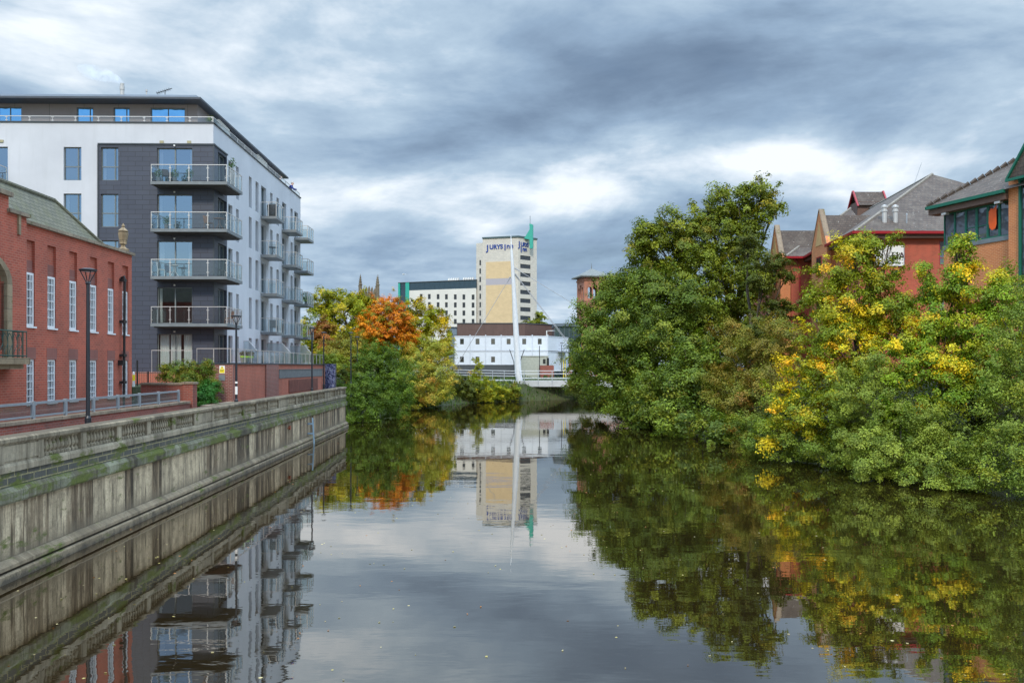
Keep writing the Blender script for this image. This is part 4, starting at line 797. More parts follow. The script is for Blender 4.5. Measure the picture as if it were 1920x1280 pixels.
for z0, z1 in ((4.4, 7.85), (7.98, 10.6)):
    mb = MB(); FD.box(mb, 0.02, L_, z0, z1, -2.5, 0); md = mb.build('module', M_CABIN, root); mb = MB(); FD.box(mb, .02, L_, z1-.14, z1, .001, .05); FD.box(mb, L_-.15, L_, z0, z1-.14, .001, .05); mb.build('frame', M_CFR, md)
mb = MB(); FC.box(mb, 0, 16.4, 3.0, 5.49, -5, -.02); FD.box(mb, 0.1, L_, 7.86, 7.97, -2, .06); mb.build('skirting', M_DK, root)
mb = MB(); FD.box(mb, 4.2, 7.6, 7.78, 7.88, .06, 1.3)
for a in (4.2, 5.3, 6.5, 7.6): mb.tube([FD.p(a, 7.88, 1.25), FD.p(a, 9.0, 1.25)], .035, 5)
for z in (8.4, 9.0): mb.tube([FD.p(4.2, z, .1), FD.p(4.2, z, 1.25), FD.p(7.6, z, 1.25)], .035, 5)
for a in (6.3, 7.4): mb.tube([FD.p(a, 3, 1.25), FD.p(a, 7.8, 1.25)], .05, 5)
mb.build('landing', M_STEEL, root)
M_YB = m_plain('yellow bollard paint', (.8, .62, .05), .5, .05)
for u in (1053, 1056.5, 1060): p = px(u, 693, 149); rt = empty('height_post', p, 0, f'tall yellow steel post in front of the cabin stair, {["leftmost", "middle", "rightmost"][int((u-1053)/3.4)]} of three', 'post', 'three yellow posts by the cabins'); mb = MB(); mb.tube([Vector((p.x, p.y, 3)), Vector((p.x, p.y, p.z+1.85))], .07, 8); mb.build('post', M_YB, rt)
root = empty('site_kiosk', px(1003, 690, 147), 0, 'small olive grey kiosk in front of the white cabins right of the mast', 'kiosk'); k = 147/1600
mb = MB(); mb.box(17*k, 68*k, 147, 149, 3, 6.95); mb.box(16.5*k, 69*k, 146.9, 149.1, 6.95, 7.05); mb.build('walls', m_plain('olive grey panel', (.40, .42, .36), .7), root); mb = MB(); mb.box(58*k, 63*k, 146.96, 146.99, 5.7, 6.5); mb.box(65*k, 69.5*k, 146.9, 146.95, 5.4, 6.7); mb.build('window', M_GLC, root)
mb = MB(); mb.box(51*k, 78*k, 146, 146.4, 3, 5.4); mb.build('brick_low_wall', M_BRICKR, label='low red brick wall in front of the white cabins', cat='wall')
for i, (u, v, d, lab) in enumerate(((1053, 642, 148, 'distant black street lamp in front of the cabin landing'), )):
    p = px(u, v, d); _ow = MB.build; MB.build = _old_build; lamp(p.x, p.y, 3.2, p.z-3.2, lab, L0); MB.build = _ow
for i, (u, v) in enumerate(((1011.5, 648), (955.5, 655), (983, 655))):
    p = px(u, v, 143); rt = empty('slim_pole', (p.x, p.y, 3), 0, ['tall slim dark pole in front of the last square window', 'thin pole with bent top, left of the leaning mast', 'thin pole with curved arm, right of the leaning mast'][i], 'pole')
    mb = MB(); mb.tube([(p.x, p.y, 2.9), (p.x, p.y, p.z)] if i == 0 else [(p.x+(.9 if i == 1 else -.9), p.y, 2.9), (p.x+(.7 if i == 1 else -.7), p.y, 6), (p.x, p.y, p.z)], .06, 6); mb.build('pole', M_LAMP, rt)
# ================================================================== brown brick hall, louvred block, glass block
M_BRN = m_brick('purple brown brick', (.13, .075, .062), (.10, .058, .05), (.12, .09, .08), ms=.01, stain_amt=.2)
root = empty('brown_brick_hall', (2, 175, 3.2), 0, 'long flat topped brown brick building behind the white cabins', 'building'); k = 175/1600
mb = MB(); a = (-103*k, 24*k, 79*k*1.03); mb.prism([(a[0], 175), (a[1], 175), (a[2], 181), (a[2], 195), (a[0], 195)], 3, [13.95, 13.95, 13.85, 13.85, 13.95]); mb.build('wall', M_BRN, root); mb = MB(); mb.prism([(a[0]-.1, 174.9), (a[1], 174.9), (a[2]+.1, 180.9), (a[2], 195), (a[0]-.1, 195)], 13.96, 14.15); mb.build('parapet', M_DK, root)
mb = MB(); mb.tube([(64*k, 172, 3), (64*k, 172, 12.4), (79*k, 172, 12.4)], .12, 8); mb.build('white_pipe', M_WHITE, root)
root = empty('louvred_block', (-13, 185, 3.2), 0, 'low blue grey louvred block left of the brown brick building', 'building'); k = 185/1600
mb = MB(); mb.box(-122*k, -103.5*k, 185, 195, 3, 13.6); [mb.box(-122*k, -103.5*k, 184.9, 184.99, z, z+.25) for z in (6, 7.2, 8.4, 9.6, 10.8, 12)]; mb.build('wall', m_plain('blue grey louvres', (.16, .22, .28), .6), root); mb = MB(); mb.box(-122.5*k, -103*k, 184.8, 195, 13.6, 13.8); mb.build('roof', M_DK, root)
root = empty('glass_block', (13, 162, 3.2), 0, 'dark glazed block with a flat roof beside the silk mill tower', 'building'); k = 165/1600
mb = MB(); mb.box(79.5*k, 130*k, 165, 176, 3, 12.95); mb.build('glass_wall', m_glass_dark('teal glass', (.03, .06, .065), .12), root); mb = MB(); mb.box(79*k, 131*k, 164.6, 176, 12.96, 13.5); [mb.box((79.5+q)*k, (80.4+q)*k, 164.85, 164.99, 3, 12.95) for q in range(0, 46, 9)]; mb.build('frame', m_plain('blue grey frame', (.10, .13, .15), .5), root)
mb = MB(); mb.box(98*k, 111*k, 163, 164, 3, 7.0); mb.build('red_cladding_box', M_RUST, root)
# ================================================================== hotel
M_HOT = m_brick('hotel pale tile', (.60, .565, .50), (.54, .51, .46), (.44, .42, .38), w=1.2, h=.6, ms=.03, stain_amt=.12, var=.2); M_HCR = m_brick('cream tile panel', (.66, .50, .29), (.61, .46, .27), (.52, .41, .26), w=.9, h=.45, ms=.03, stain_amt=.12, var=.1)
M_HLI = m_plain('lilac tile band', (.40, .38, .42), .8, .06); M_TEAL = m_plain('teal cladding', (.03, .36, .28), .45, .1); M_NAVY = m_glass_dark('navy glazing', (.01, .035, .06), .02); M_HW = m_glass_dark('hotel glass', (.02, .022, .028), .0); M_SIGN = m_plain('blue lettering', (.01, .05, .26), .5)
P = lambda u, v, d: px(u, v, d)
def fac(p, q): d = q-p; return Facade(p.x, p.y, math.degrees(math.atan2(d.y, d.x))), Vector((d.x, d.y, 0)).length
H1, l1 = fac(P(905, 0, 303.8), P(972, 0, 300)); H2, l2 = fac(P(972, 0, 300), P(1006.5, 0, 306)); zt = 50.6
root = empty('hotel_tower', (0, 305, 3), 0, 'tall pale hotel tower with cream panel, blue lettering and strip windows', 'building')
def zof(v, d): return CH-(v-HZ)/FPX*d
ops2 = [(.9, 5.9, zof(488+16.05*i, 303), zof(480+16.05*i, 303)) for i in range(8)]
mb = MB(); H1.quad(mb, 0, l1, 3, zt); H2.wall(mb, 0, l2, 3, zt, ops2, rev=.3); A, B, C_ = H1.p(0, 0, 0), H1.p(l1, 0, 0), H2.p(l2, 0, 0); D_ = A+(C_-B)
for p, q in ((C_, D_), (D_, A)): mb.quad((p.x, p.y, 3), (q.x, q.y, 3), (q.x, q.y, zt), (p.x, p.y, zt))
mb.build('wall', M_HOT, root)
mb = MB(); mb.prism([(v.x, v.y) for v in (A+Vector((-.2, -.2, 0)), B+Vector((0, -.35, 0)), C_+Vector((.3, 0, 0)), D_)], zt, zt+.55); mb.build('roof', m_plain('dark flat roof', (.06, .10, .11), .6), root)
s_of = lambda u: (u-905)/67*l1
mb = MB(); H1.box(mb, s_of(911.5), s_of(960.5), zof(606, 302)-6, zof(534, 302), .002, .15); H1.box(mb, s_of(911.5), s_of(960.5), zof(522, 302), zof(490.5, 302), .002, .15); mb.build('cream_panel', M_HCR, root)
mb = MB(); H1.box(mb, s_of(911.5), s_of(960.5), zof(534, 302)+.005, zof(522, 302)-.005, .002, .14); mb.build('lilac_band', M_HLI, root)
for o_ in ops2: H2.window(root, o_, M_DK, M_HW, dep=.15, fw=.1, vert=(.25, .5, .75), bar=.12, name='strip_window')
T = lambda txt, size, f, s, z, **kw: text_mesh(txt, size, M_SIGN, root, 'lettering', on_facade(f, s, z, .05), ext=.1, **kw)
k3 = .189; zb = zof(466.3, 302)
T('J', 2.9, H1, s_of(912.5), zb-.5, bold=.07); T('URYS', 2.1, H1, s_of(918), zb, bold=.07, space=1.0); T('I', 3.0, H1, s_of(945.3), zb-.6, bold=.06); T('nn', 2.5, H1, s_of(950), zb, bold=.06, space=1.05)
T('J', 2.7, H2, .05, zof(461.5, 301)-.35, bold=.05); T('URYS', 1.95, H2, 1.05, zof(461.5, 301), bold=.05, space=.72); T('I', 2.9, H2, .9, zof(470.5, 301)-.5, bold=.05); T('nn', 2.3, H2, 1.9, zof(470.5, 301), bold=.05, space=.95)
mb = MB(); fin = [(982.7, 447), (993, 430), (992.6, 419), (998.6, 421), (998.6, 465.5), (993, 465.5), (993, 449)]; bm_poly(mb, [P(u, v, 301.5) for u, v in fin], (.3, 1.2, 0)); mb.build('fin', M_TEAL, root)
mb = MB(); mb.tube([P(994, 422, 302), P(994, 405, 302)], .14, 6); mb.build('roof_mast', M_STEEL, root)
mb = MB(); a, b = P(893, 0, 306), P(905.2, 0, 304.5); H3, l3 = fac(a, b); zt3 = zof(455.5, 305); o3 = [(1.35, 2.05, zof(497.5+15.75*i, 305), zof(487.5+15.75*i, 305)) for i in range(8)]
H3.wall(mb, 0, l3, 3, zt3, o3, rev=.2); mb.prism([(a.x, a.y), (a.x+.01, a.y+8), (b.x, b.y+8)], 3, zt3); mb.build('stair_block', M_HOT, root)
for o_ in o3: H3.window(root, o_, M_DK, M_HW, dep=.1, fw=.06)
root = empty('hotel_wing', (-27, 312, 3), 0, 'lower white hotel wing with small windows under a dark blue glazed top floor', 'building')
H4, l4 = fac(P(748, 0, 316), P(893, 0, 305)); ztw, zbw = 36.0, 33.2
def dW(u): return 316-(u-748)/145*11
def sW(u): d = dW(u); p = P(u, 0, d); return (Vector((p.x, p.y, 0))-H4.o).dot(H4.s)
op4 = [(sW(u)-.55, sW(u)+.55, zof(v+4.8, dW(u)), zof(v-4.8, dW(u))) for u in (789.8, 805.1, 821.6, 837.1, 853.8, 869.8, 887) for v in (557-.012*(887-u)*1.0, 572-.01*(887-u), 587-.008*(887-u), 602.7)]
s1 = sW(767)
mb = MB(); H4.wall(mb, s1, l4, 3, zbw, op4, rev=.3); mb.quad(H4.p(l4, 3, -12), H4.p(0, 3, -12), H4.p(0, ztw, -12), H4.p(l4, ztw, -12)); mb.build('wall', m_plain('white hotel wall', (.66, .64, .59), .8, .06, .3), root)
for o_ in op4: H4.window(root, o_, M_DK, M_HW, dep=.15, fw=.06)
mb = MB(); H4.box(mb, s1, l4, zbw+.01, ztw, -12, -.1); H4.box(mb, 0, s1-.01, 3, ztw, -12, -.3); [H4.box(mb, s1+.3+q*2., s1+.42+q*2., zbw+.02, ztw-.02, -.1, -.02) for q in range(int((l4-s1)/2.))]; [H4.box(mb, 0.1, l4, z, z+.12, -.1, -.04) for z in (34.1, 35.)]; mb.build('glazing', M_NAVY, root)
mb = MB(); H4.box(mb, -.3, .5, 3, ztw+.1, -3, .1); H4.box(mb, s1-1.4, s1+.1, 3, ztw+.1, -1, .15); mb.build('teal_fin', M_TEAL, root); mb = MB(); H4.box(mb, -.3, l4, ztw+.1, ztw+.3, -12, .2); mb.build('roof', M_DK, root)
for u0 in (837, 865):
    for i in range(5): mb = MB(); a = sW(u0+4.2*i); H4.box(mb, a-.25, a+.25, ztw+.3, ztw+1.1, -3, -2); mb.tube([H4.p(a, ztw+1.1, -2.5), H4.p(a, ztw+1.4, -2.5)], [.3, .34], 8); mb.build('roof_vent', M_WHITE, root)
# ================================================================== silk mill tower and church tower
M_BRMILL = m_brick('orange mill brick', (.42, .15, .085), (.34, .12, .07), (.4, .25, .18), ms=.012); M_LEAD = m_plain('lead roof', (.14, .15, .14), .6, .15)
root = empty('silk_mill', (16, 173, 3.2), 0, 'red brick Italianate bell tower with arched openings and shallow pyramid roof', 'tower')
cx, cy, hw_ = 16.3, 175., 2.35
for ang in (0, 90, 180, 270):
    a = math.radians(ang+14); f = Facade(cx-hw_*math.cos(a)+hw_*math.sin(a), cy-hw_*math.sin(a)-hw_*math.cos(a), ang+14); mb = MB(); w = 2*hw_
    f.wall(mb, 0, w, 3, 23.2, [(w/2-1.61, w/2-.69, 19.0, 21.3), (w/2-.46, w/2+.46, 19.0, 21.8), (w/2+.69, w/2+1.61, 19.0, 21.3)], rev=.4)
    f.box(mb, -.1, w+.1, 22.5, 22.85, .001, .14); f.box(mb, -.08, w+.08, 18.4, 18.7, .001, .12)
    for c0, zt_ in ((w/2-1.15, 21.3), (w/2, 21.8), (w/2+1.15, 21.3)):     # arch heads
        for i in range(6):
            a0, a1 = math.pi*i/6, math.pi*(i+1)/6; q0, q1 = (c0-.46*math.cos(a0), zt_-.46+.46*math.sin(a0)), (c0-.46*math.cos(a1), zt_-.46+.46*math.sin(a1)); mb.quad(f.p(q0[0], q0[1], -.01), f.p(q1[0], q1[1], -.01), f.p(q1[0], zt_+.01, -.01), f.p(q0[0], zt_+.01, -.01))
    mb.build('wall', M_BRMILL, root)
mb = MB(); R_ = 3.25*math.sqrt(2); ca = [(cx+R_*math.cos(math.radians(14+45+90*i)), cy+R_*math.sin(math.radians(14+45+90*i))) for i in range(4)]
mb.add([(x, y, 23.25) for x, y in ca]+[(x, y, 23.5) for x, y in ca]+[(cx, cy, 25.3)], [(3, 2, 1, 0), (0, 1, 5, 4), (1, 2, 6, 5), (2, 3, 7, 6), (3, 0, 4, 7), (4, 5, 8), (5, 6, 8), (6, 7, 8), (7, 4, 8)]); mb.tube([(cx, cy, 25.2), (cx, cy, 26.4)], [.09, .02], 6); mb.build('roof', M_LEAD, root)
opm = [(a, a+1.15, z, z+1.9) for a in (1.0, 3.4, 6.2, 8.9, 11.7) for z in (4.0, 7.5, 11.0)]; FM = Facade(13.4, 171.0, 0)
mb = MB(); FM.wall(mb, 0, 15, 3, 14.6, opm, rev=.2); mb.quad((13.4, 171, 3), (13.4, 171, 14.6), (13.4, 182, 14.6), (13.4, 182, 3)); mb.quad((13.4, 171, 14.6), (28.4, 171, 14.6), (28.4, 182, 14.6), (13.4, 182, 14.6)); mb.build('mill_wall', M_BRMILL, root)
for o_ in opm: FM.window(root, o_, M_DK, M_HW, dep=.1, vert=(.5,), horiz=(.5,))
M_GRIT = m_stone('gritstone', (.21, .17, .115), (.28, .24, .17), (.07, .055, .04), .5, 0)
root = empty('church_tower', (-67.7, 400, 3), 0, 'grey stone church tower with four tall crocketed pinnacles above the trees', 'church tower')
cx, cy, h_ = -67.6, 403, 4.0; an = math.radians(12); rot = lambda x, y: (cx+x*math.cos(an)-y*math.sin(an), cy+x*math.sin(an)+y*math.cos(an))
mb = MB(); mb.prism([rot(-h_, -h_), rot(h_, -h_), rot(h_, h_), rot(-h_, h_)], 3, 39.6); mb.prism([rot(-h_-.2, -h_-.2), rot(h_+.2, -h_-.2), rot(h_+.2, h_+.2), rot(-h_-.2, h_+.2)], 38.8, 39.3); mb.prism([rot(*q) for q in ((-.5, -h_-.25), (.5, -h_-.25), (.5, -h_), (-.5, -h_))], 30, 37); mb.build('wall', M_GRIT, root)
mb = MB()
for sx, sy, ex, ey in ((-1, -1, 1, -1), (1, -1, 1, 1), (1, 1, -1, 1), (-1, 1, -1, -1)):
    for i in range(1, 6):
        x, y = (sx+(ex-sx)*i/6)*h_, (sy+(ey-sy)*i/6)*h_; hh_ = 1.6+(.9 if i == 3 else .0)*1+(.5 if i in (2, 4) else 0); mb.prism([rot(x-.4, y-.4), rot(x+.4, y-.4), rot(x+.4, y+.4), rot(x-.4, y+.4)], 39.6, 39.6+hh_); mb.add([(*rot(x-.4, y-.4), 39.6+hh_), (*rot(x+.4, y-.4), 39.6+hh_), (*rot(x+.4, y+.4), 39.6+hh_), (*rot(x-.4, y+.4), 39.6+hh_), (*rot(x, y), 40.6+hh_)], [(0, 1, 4), (1, 2, 4), (2, 3, 4), (3, 0, 4)])
mb.build('battlement', M_GRIT, root)
for sx, sy in ((-1, -1), (1, -1), (1, 1), (-1, 1)):
    c = Vector((*rot(sx*h_, sy*h_), 0)); mb = MB(); mb.tube([c+Vector((0, 0, z)) for z in (30, 38.5, 38.6, 43.2, 43.3, 43.6, 43.7, 48.4)], [.95, .95, .75, .7, .95, .95, .62, .06], 8)
    for z in (44.6, 45.6, 46.6): r_ = .62*(48.6-z)/4.9+.12; mb.lathe(c+Vector((0, 0, z)), [(r_*.8, 0), (r_*1.35, .15), (r_*.8, .3)], 8)
    mb.build('pinnacle', M_GRIT, root)
# ================================================================== brick buildings on the right bank
M_BRO = m_brick('orange brick', (.56, .18, .055), (.45, .13, .042), (.58, .30, .15), ms=.016, stain_amt=.15); M_BRR2 = m_brick('bright red brick', (.46, .085, .045), (.33, .062, .034), (.34, .12, .07), ms=.018, stain_amt=.2)
M_TILE, t = mat('grey brown roof tiles'); wv = t.wallvec(); b = t.new('ShaderNodeTexBrick'); t.l.new(wv, b.inputs['Vector']); b.inputs['Scale'].default_value = 1; b.inputs['Brick Width'].default_value = .3; b.inputs['Row Height'].default_value = .19; b.inputs['Mortar Size'].default_value = .014
t.set(b.inputs['Color1'], (.10, .072, .055)); t.set(b.inputs['Color2'], (.066, .048, .037)); t.set(b.inputs['Mortar'], (.03, .026, .026)); n = t.noise(t.pos(), .9, 7, .7); f = t.noise(t.pos(), 7, 3, .6)
c = t.mix(t.mapr(n, .45, .7, 0, .6), b.outputs[0], (.15, .125, .10)); c = t.mix(t.mapr(f, .66, .70, 0, .8), c, (.36, .35, .32)); t.out(t.principled(c, .85, t.bump(b.outputs['Fac'], -.6, .02)))
M_RED = m_plain('dark red paint', (.33, .015, .022), .45, .1); M_GTR = m_plain('green paint', (.008, .12, .075), .45, .1); M_BRWN = m_plain('brown soffit board', (.13, .075, .055), .7); M_GLR = m_glass_dark('right bank glass', (.02, .02, .025), .14)
root = empty('red_trim_building', (30, 70, 4.2), 0, 'red brick building with grey tiled hipped roof, pointed brick gables and dark red gutters', 'building'); RB2 = root
ez = 14.9; pt = .667; zg = 3.0
F2 = Facade(25.3, 62, 0); F2L = Facade(25.3+.086*40, 102, -90-math.degrees(math.atan(.086))); SL = 40/math.cos(math.atan(.086)); yl = lambda y: (102-y)/math.cos(math.atan(.086))
opf = [(5.75, 6.6, 12.55, 14.35), (10, 11, 12.5, 14.3), (5.75, 6.6, 8.6, 10.4)]; opl = [(yl(65.2)-.45, yl(65.2)+.45, z, z+1.7) for z in (12.6, 8.8)]+[(yl(y)-.45, yl(y)+.45, 12.6, 14.3) for y in (63.4, 74)]
mb = MB(); F2.wall(mb, 0, 20, zg, ez, opf, rev=.12); F2L.wall(mb, 0, SL, zg, ez, opl, rev=.12); mb.prism([(24.9, 76.05), (30, 76.05), (30, 99), (27.2, 99)], zg, ez-.01); mb.build('wall', M_BRR2, root)
for o_ in opf: F2.window(root, o_, M_RED, M_GLR, dep=.06, fw=.07, horiz=(.3,))
for o_ in opl: F2L.window(root, o_, M_RED, M_GLR, dep=.06, fw=.07, horiz=(.3,))
k_ = .086
def RP(x, y): return Vector((24.6+x+k_*(y-61.4), y, ez+pt*0))
A0 = Vector((24.6, 61.4, ez)); R0_ = Vector((35.1, 71.3, ez+6.35)); R1_ = Vector((35.1+k_*28.7, 100, ez+6.35)); A1 = Vector((24.6+k_*41, 102.4, ez)); B0 = Vector((45.4, 61.4, ez)); B1 = Vector((45.4+k_*41, 102.4, ez))
mb = MB(); mb.add([A0, B0, R0_], [(0, 1, 2)]); mb.quad(A1, A0, R0_, R1_); mb.quad(B0, B1, R1_, R0_); mb.add([B1, A1, R1_], [(0, 1, 2)]); mb.quad(A0, A1, B1, B0)
C0, C1 = Vector((24.15, 75.4, ez)), Vector((26.0, 98.5, ez)); D0, D1 = Vector((33.4, 84.2, ez+5.9)), Vector((34.6, 98.5, ez+5.9)); E0 = Vector((31.5, 75.4, ez+.0))
mb.quad(C1, C0, D0, D1); mb.add([C0, Vector((33.4, 75.4, ez)), D0], [(0, 1, 2)]); mb.quad(Vector((24.15, 75.4, ez-.03)), Vector((26, 98.5, ez-.03)), Vector((33, 98.5, ez-.03)), Vector((33, 75.4, ez-.03)))
def dormer(y0, y1, x, xr, zr):
    m_ = (y0+y1)/2; s = (y1-y0)/2-.1
    mb.add([(x, m_, zr), (xr, m_, zr), (x, m_-s, zr-2.7), (xr-3.2, m_-s, zr-2.7), (x, m_+s, zr-2.7), (xr-3.2, m_+s, zr-2.7)], [(0, 2, 3, 1), (1, 5, 4, 0)])
dormer(68.2, 71.8, 25.35, 29.7, 17.6); dormer(76.2, 79.6, 24.2, 28.9, 17.6)
mb.add([(35.2, 88, 23.2), (38.2, 88, 23.2), (35.2, 86.7, 21.6), (38.2, 86.7, 21.6), (35.2, 89.3, 21.6), (38.2, 89.3, 21.6)], [(0, 2, 3, 1), (1, 5, 4, 0)]); mb.build('roof', M_TILE, root)
mb = MB(); mb.tube([A0, R0_], .13, 6); mb.tube([R0_, R1_], .12, 6); mb.tube([C0, D0], .12, 6); mb.build('ridge_tiles', m_plain('mortared ridge', (.22, .2, .17), .9, .3, 5), root)
for (y0, y1, x, zp) in ((68.3, 71.75, 25.2, 18.0), (76.3, 79.5, 24.0, 18.0)):
    m_ = (y0+y1)/2; mb = MB(); bm_poly(mb, [(x, y0, zg), (x, y0, ez-.1), (x, y0+.0, ez+.1), (x, m_, zp), (x, y1, ez+.1), (x, y1, zg)], (.35, 0, 0)); mb.box(x+.36, x+1.6, y0+.05, y1-.05, zg, ez-.15); g_ = mb.build('gable', M_BRO, root)
    mb = MB(); mb.hexa([(x-.05, y0-.05, ez), (x+.42, y0-.05, ez), (x+.42, y0, ez), (x-.05, y0, ez), (x-.05, m_-.01, zp+.02), (x+.42, m_-.01, zp+.02), (x+.42, m_, zp+.12), (x-.05, m_, zp+.12)]); mb.hexa([(x-.05, y1, ez), (x+.42, y1, ez), (x+.42, y1+.05, ez), (x-.05, y1+.05, ez), (x-.05, m_, zp+.02), (x+.42, m_, zp+.02), (x+.42, m_+.01, zp+.12), (x-.05, m_+.01, zp+.12)]); mb.build('coping', M_COPE2, g_)
    mb = MB(); bm_poly(mb, [(x-.005, m_-.75, ez+.2), (x-.005, m_, zp-.9), (x-.005, m_+.75, ez+.2)], (-.03, 0, 0)); mb.build('pale_triangle', m_plain('buff brick', (.55, .34, .14), .85), g_)
    for z in (12.6, 8.8): mb = MB(); mb.box(x-.03, x-.002, m_-.6, m_+.6, z, z+1.6); w_ = mb.build('window', M_RED, g_); mb = MB(); mb.box(x-.045, x-.031, m_-.5, m_-.04, z+.1, z+1.5); mb.box(x-.045, x-.031, m_+.04, m_+.5, z+.1, z+1.5); mb.build('pane', M_GLR, w_)
mb = MB()
def gut(p, q, n, z=ez, mi=0):
    p, q = Vector(p), Vector(q); n = Vector((n[0], n[1], 0))
    mb.hexa([p+Vector((0, 0, z-.16)), q+Vector((0, 0, z-.16)), q+n*.14+Vector((0, 0, z-.16)), p+n*.14+Vector((0, 0, z-.16)), p+Vector((0, 0, z+.03)), q+Vector((0, 0, z+.03)), q+n*.16+Vector((0, 0, z+.03)), p+n*.16+Vector((0, 0, z+.03))], mi)
gut((24.5, 61.4, 0), (45.4, 61.4, 0), (0, -1)); gut((25.1, 68.2, 0), (24.6, 61.3, 0), (-1, 0)); gut((25.95, 76, 0), (25.4, 71.8, 0), (-1, 0)); gut((24.1, 75.4, 0), (26.4, 75.4, 0), (0, -1)); gut((25.0, 90, 0), (24.3, 79.7, 0), (-1, 0)); mb.box(26.9, 27.1, 76.0, 76.1, 6, ez) if False else None
mb.tube([(25.2, 76, ez-.1), (25.6, 75.95, ez-.9), (25.75, 75.95, 5)], .07, 6)
for x_ in (35.15, 38.25):
    for sg in (-1, 1): mb.hexa([(x_-.08, 88+sg*1.4, 21.5), (x_+.08, 88+sg*1.4, 21.5), (x_+.08, 88+sg*1.2, 21.5), (x_-.08, 88+sg*1.2, 21.5), (x_-.08, 88+sg*.1, 23.3), (x_+.08, 88+sg*.1, 23.3), (x_+.08, 88, 23.15), (x_-.08, 88, 23.15)])
mb.build('gutter', M_RED, root)
mb = MB(); F2.box(mb, -.55, 20, ez-.42, ez-.165, .0, .5); F2L.box(mb, 0, SL+.3, ez-.42, ez-.165, 0, .5); mb.box(35.2, 38.2, 87, 89, 20.5, 22.0); mb.build('soffit', M_BRWN, root)
for x_ in (27.45, 28.25):
    mb = MB(); mb.lathe((x_, 62.9, 15.6), [(.19, 0), (.17, .1), (.17, .95), (.22, .98), (.22, 1.12), (.17, 1.14), (.17, 1.26), (.24, 1.28), (.24, 1.42), (.05, 1.50)], 14); mb.build('flue', M_SSTEEL, root)
mb = MB(); mb.lathe((29.0, 62.7, 15.6), [(.04, 0), (.04, .7), (.07, .72), (.05, .85)], 8); mb.tube([(33, 70, 20.2), (33.6, 70, 21.9)], .02, 4); mb.build('vent_pipe', M_STEEL, root)
mb = MB(); mb.box(27.55, 28.05, 61.7, 61.98, 11.85, 12.2); mb.build('floodlight', M_BLK, root)
root = empty('building_sign', (27.4, 61.9, 13.2), 0, 'white square sign with dark capital letters on red brick wall, half hidden by leaves', 'sign')
mb = MB(); mb.box(26.35, 28.42, 61.92, 61.98, 12.52, 13.98); mb.build('board', M_WHITE, root); mb = MB(); mb.box(28.42, 28.47, 61.90, 61.99, 12.50, 14.0); mb.box(26.3, 28.42, 61.90, 61.99, 12.47, 12.52); mb.build('frame', M_STEEL, root)
FS = Facade(26.35, 61.915, 0); text_mesh('HA', .72, m_plain('dark lettering', (.05, .03, .04), .5), root, 'lettering', on_facade(FS, 1.17, 12.98, .0), ext=.006, bold=.012); text_mesh('older people', .22, M_SIGN, root, 'lettering', on_facade(FS, .75, 12.66, .0), ext=.005)
# the nearer green trimmed building
root = empty('green_trim_building', (27, 48, 4.2), 0, 'orange brick building with green framed windows and grey tiled roof at the right edge', 'building')
F1 = Facade(25.3, 50, math.degrees(math.atan2(-.951, .308))); WT, WB = 14.1, 12.25
mb = MB(); F1.quad(mb, 0, 4.58, 3, WB-.25); F1.quad(mb, 4.58, 7, 3, 15.0, -.4); F1.box(mb, 4.6, 5.25, 3, 15.2, -.5, .22)
q0 = F1.p(0, 0, 0); mb.quad((q0.x, q0.y, 3), (q0.x+9, q0.y+2.9, 3), (q0.x+9, q0.y+2.9, 14.2), (q0.x, q0.y, 14.2)) if False else None
b0_, b1_ = F1.p(0, 0, -.05), F1.p(0, 0, -9); mb.quad((b0_.x, b0_.y, 3), (b1_.x, b1_.y, 3), (b1_.x, b1_.y, 14.2), (b0_.x, b0_.y, 14.2)); mb.build('wall', M_BRO, root)
mb = MB(); F1.box(mb, -.03, 4.6, WB-.25, WB-.002, -.3, .05); mb.build('sill_band', M_GREY, root)
ms_ = [0.0, .78, 1.553, 2.31, 3.06, 3.82, 4.57]
for i in range(6): F1.window(root, (ms_[i]+.0, ms_[i+1]-.0, WB, WT), M_GTR, M_GLR, dep=.02, fw=.07 if i in (2, 3, 4) else .045, horiz=(.42,) if i in (2, 3) else ())
mb = MB(); F1.box(mb, -.7, 4.6, WT+.02, WT+.32, -.3, .45); F1.box(mb, -.02, 4.6, WT+.0, WT+.02, -.3, .2); F1.box(mb, 0, 4.58, WB, WT, -.6, -.5); mb.build('soffit', M_BRWN, root)
EZ = 14.62; mb = MB(); F1.box(mb, -.78, 4.62, EZ-.16, EZ+.02, .45, .62); F1.box(mb, -.79, -.72, EZ-.16, EZ+.02, -6, .62); mb.build('gutter', M_GTR, root)
e0, e1 = F1.p(-.72, EZ, .55), F1.p(9, EZ, .55); apx = F1.p(-.72+7, EZ+7*.7, .55-7); mb = MB(); mb.quad(e0, e1, F1.p(9, EZ+7*.7, .55-7), apx); mb.add([F1.p(-.72, EZ, .55-14), e0, apx], [(0, 1, 2)]); mb.build('roof', M_TILE, root)
mb = MB(); nn_ = 26
for i in range(nn_): a = e0.lerp(apx, i/nn_); b = e0.lerp(apx, (i+.8)/nn_); mb.tube([a+Vector((0, 0, .05)), b+Vector((0, 0, .12))], [.10, .13], 6)
mb.build('ridge_tiles', M_TILE, root)
mb = MB(); F1.box(mb, 5.27, 5.37, 3, 15.1, -.1, .3); F1.box(mb, 5.27, 8, 14.95, 15.12, -.1, .34); bm_poly(mb, [F1.p(4.75, 15.15, .62), F1.p(4.75, 14.98, .62), F1.p(6.9, 18.0, .62), F1.p(6.9, 18.25, .62)], F1.n*-.12); F1.box(mb, 4.75, 8.6, 14.98, 15.12, .5, .64); F1.box(mb, 5.9, 6.0, 3, 15, .22, .3); mb.build('bay_frame', M_GTR, root)
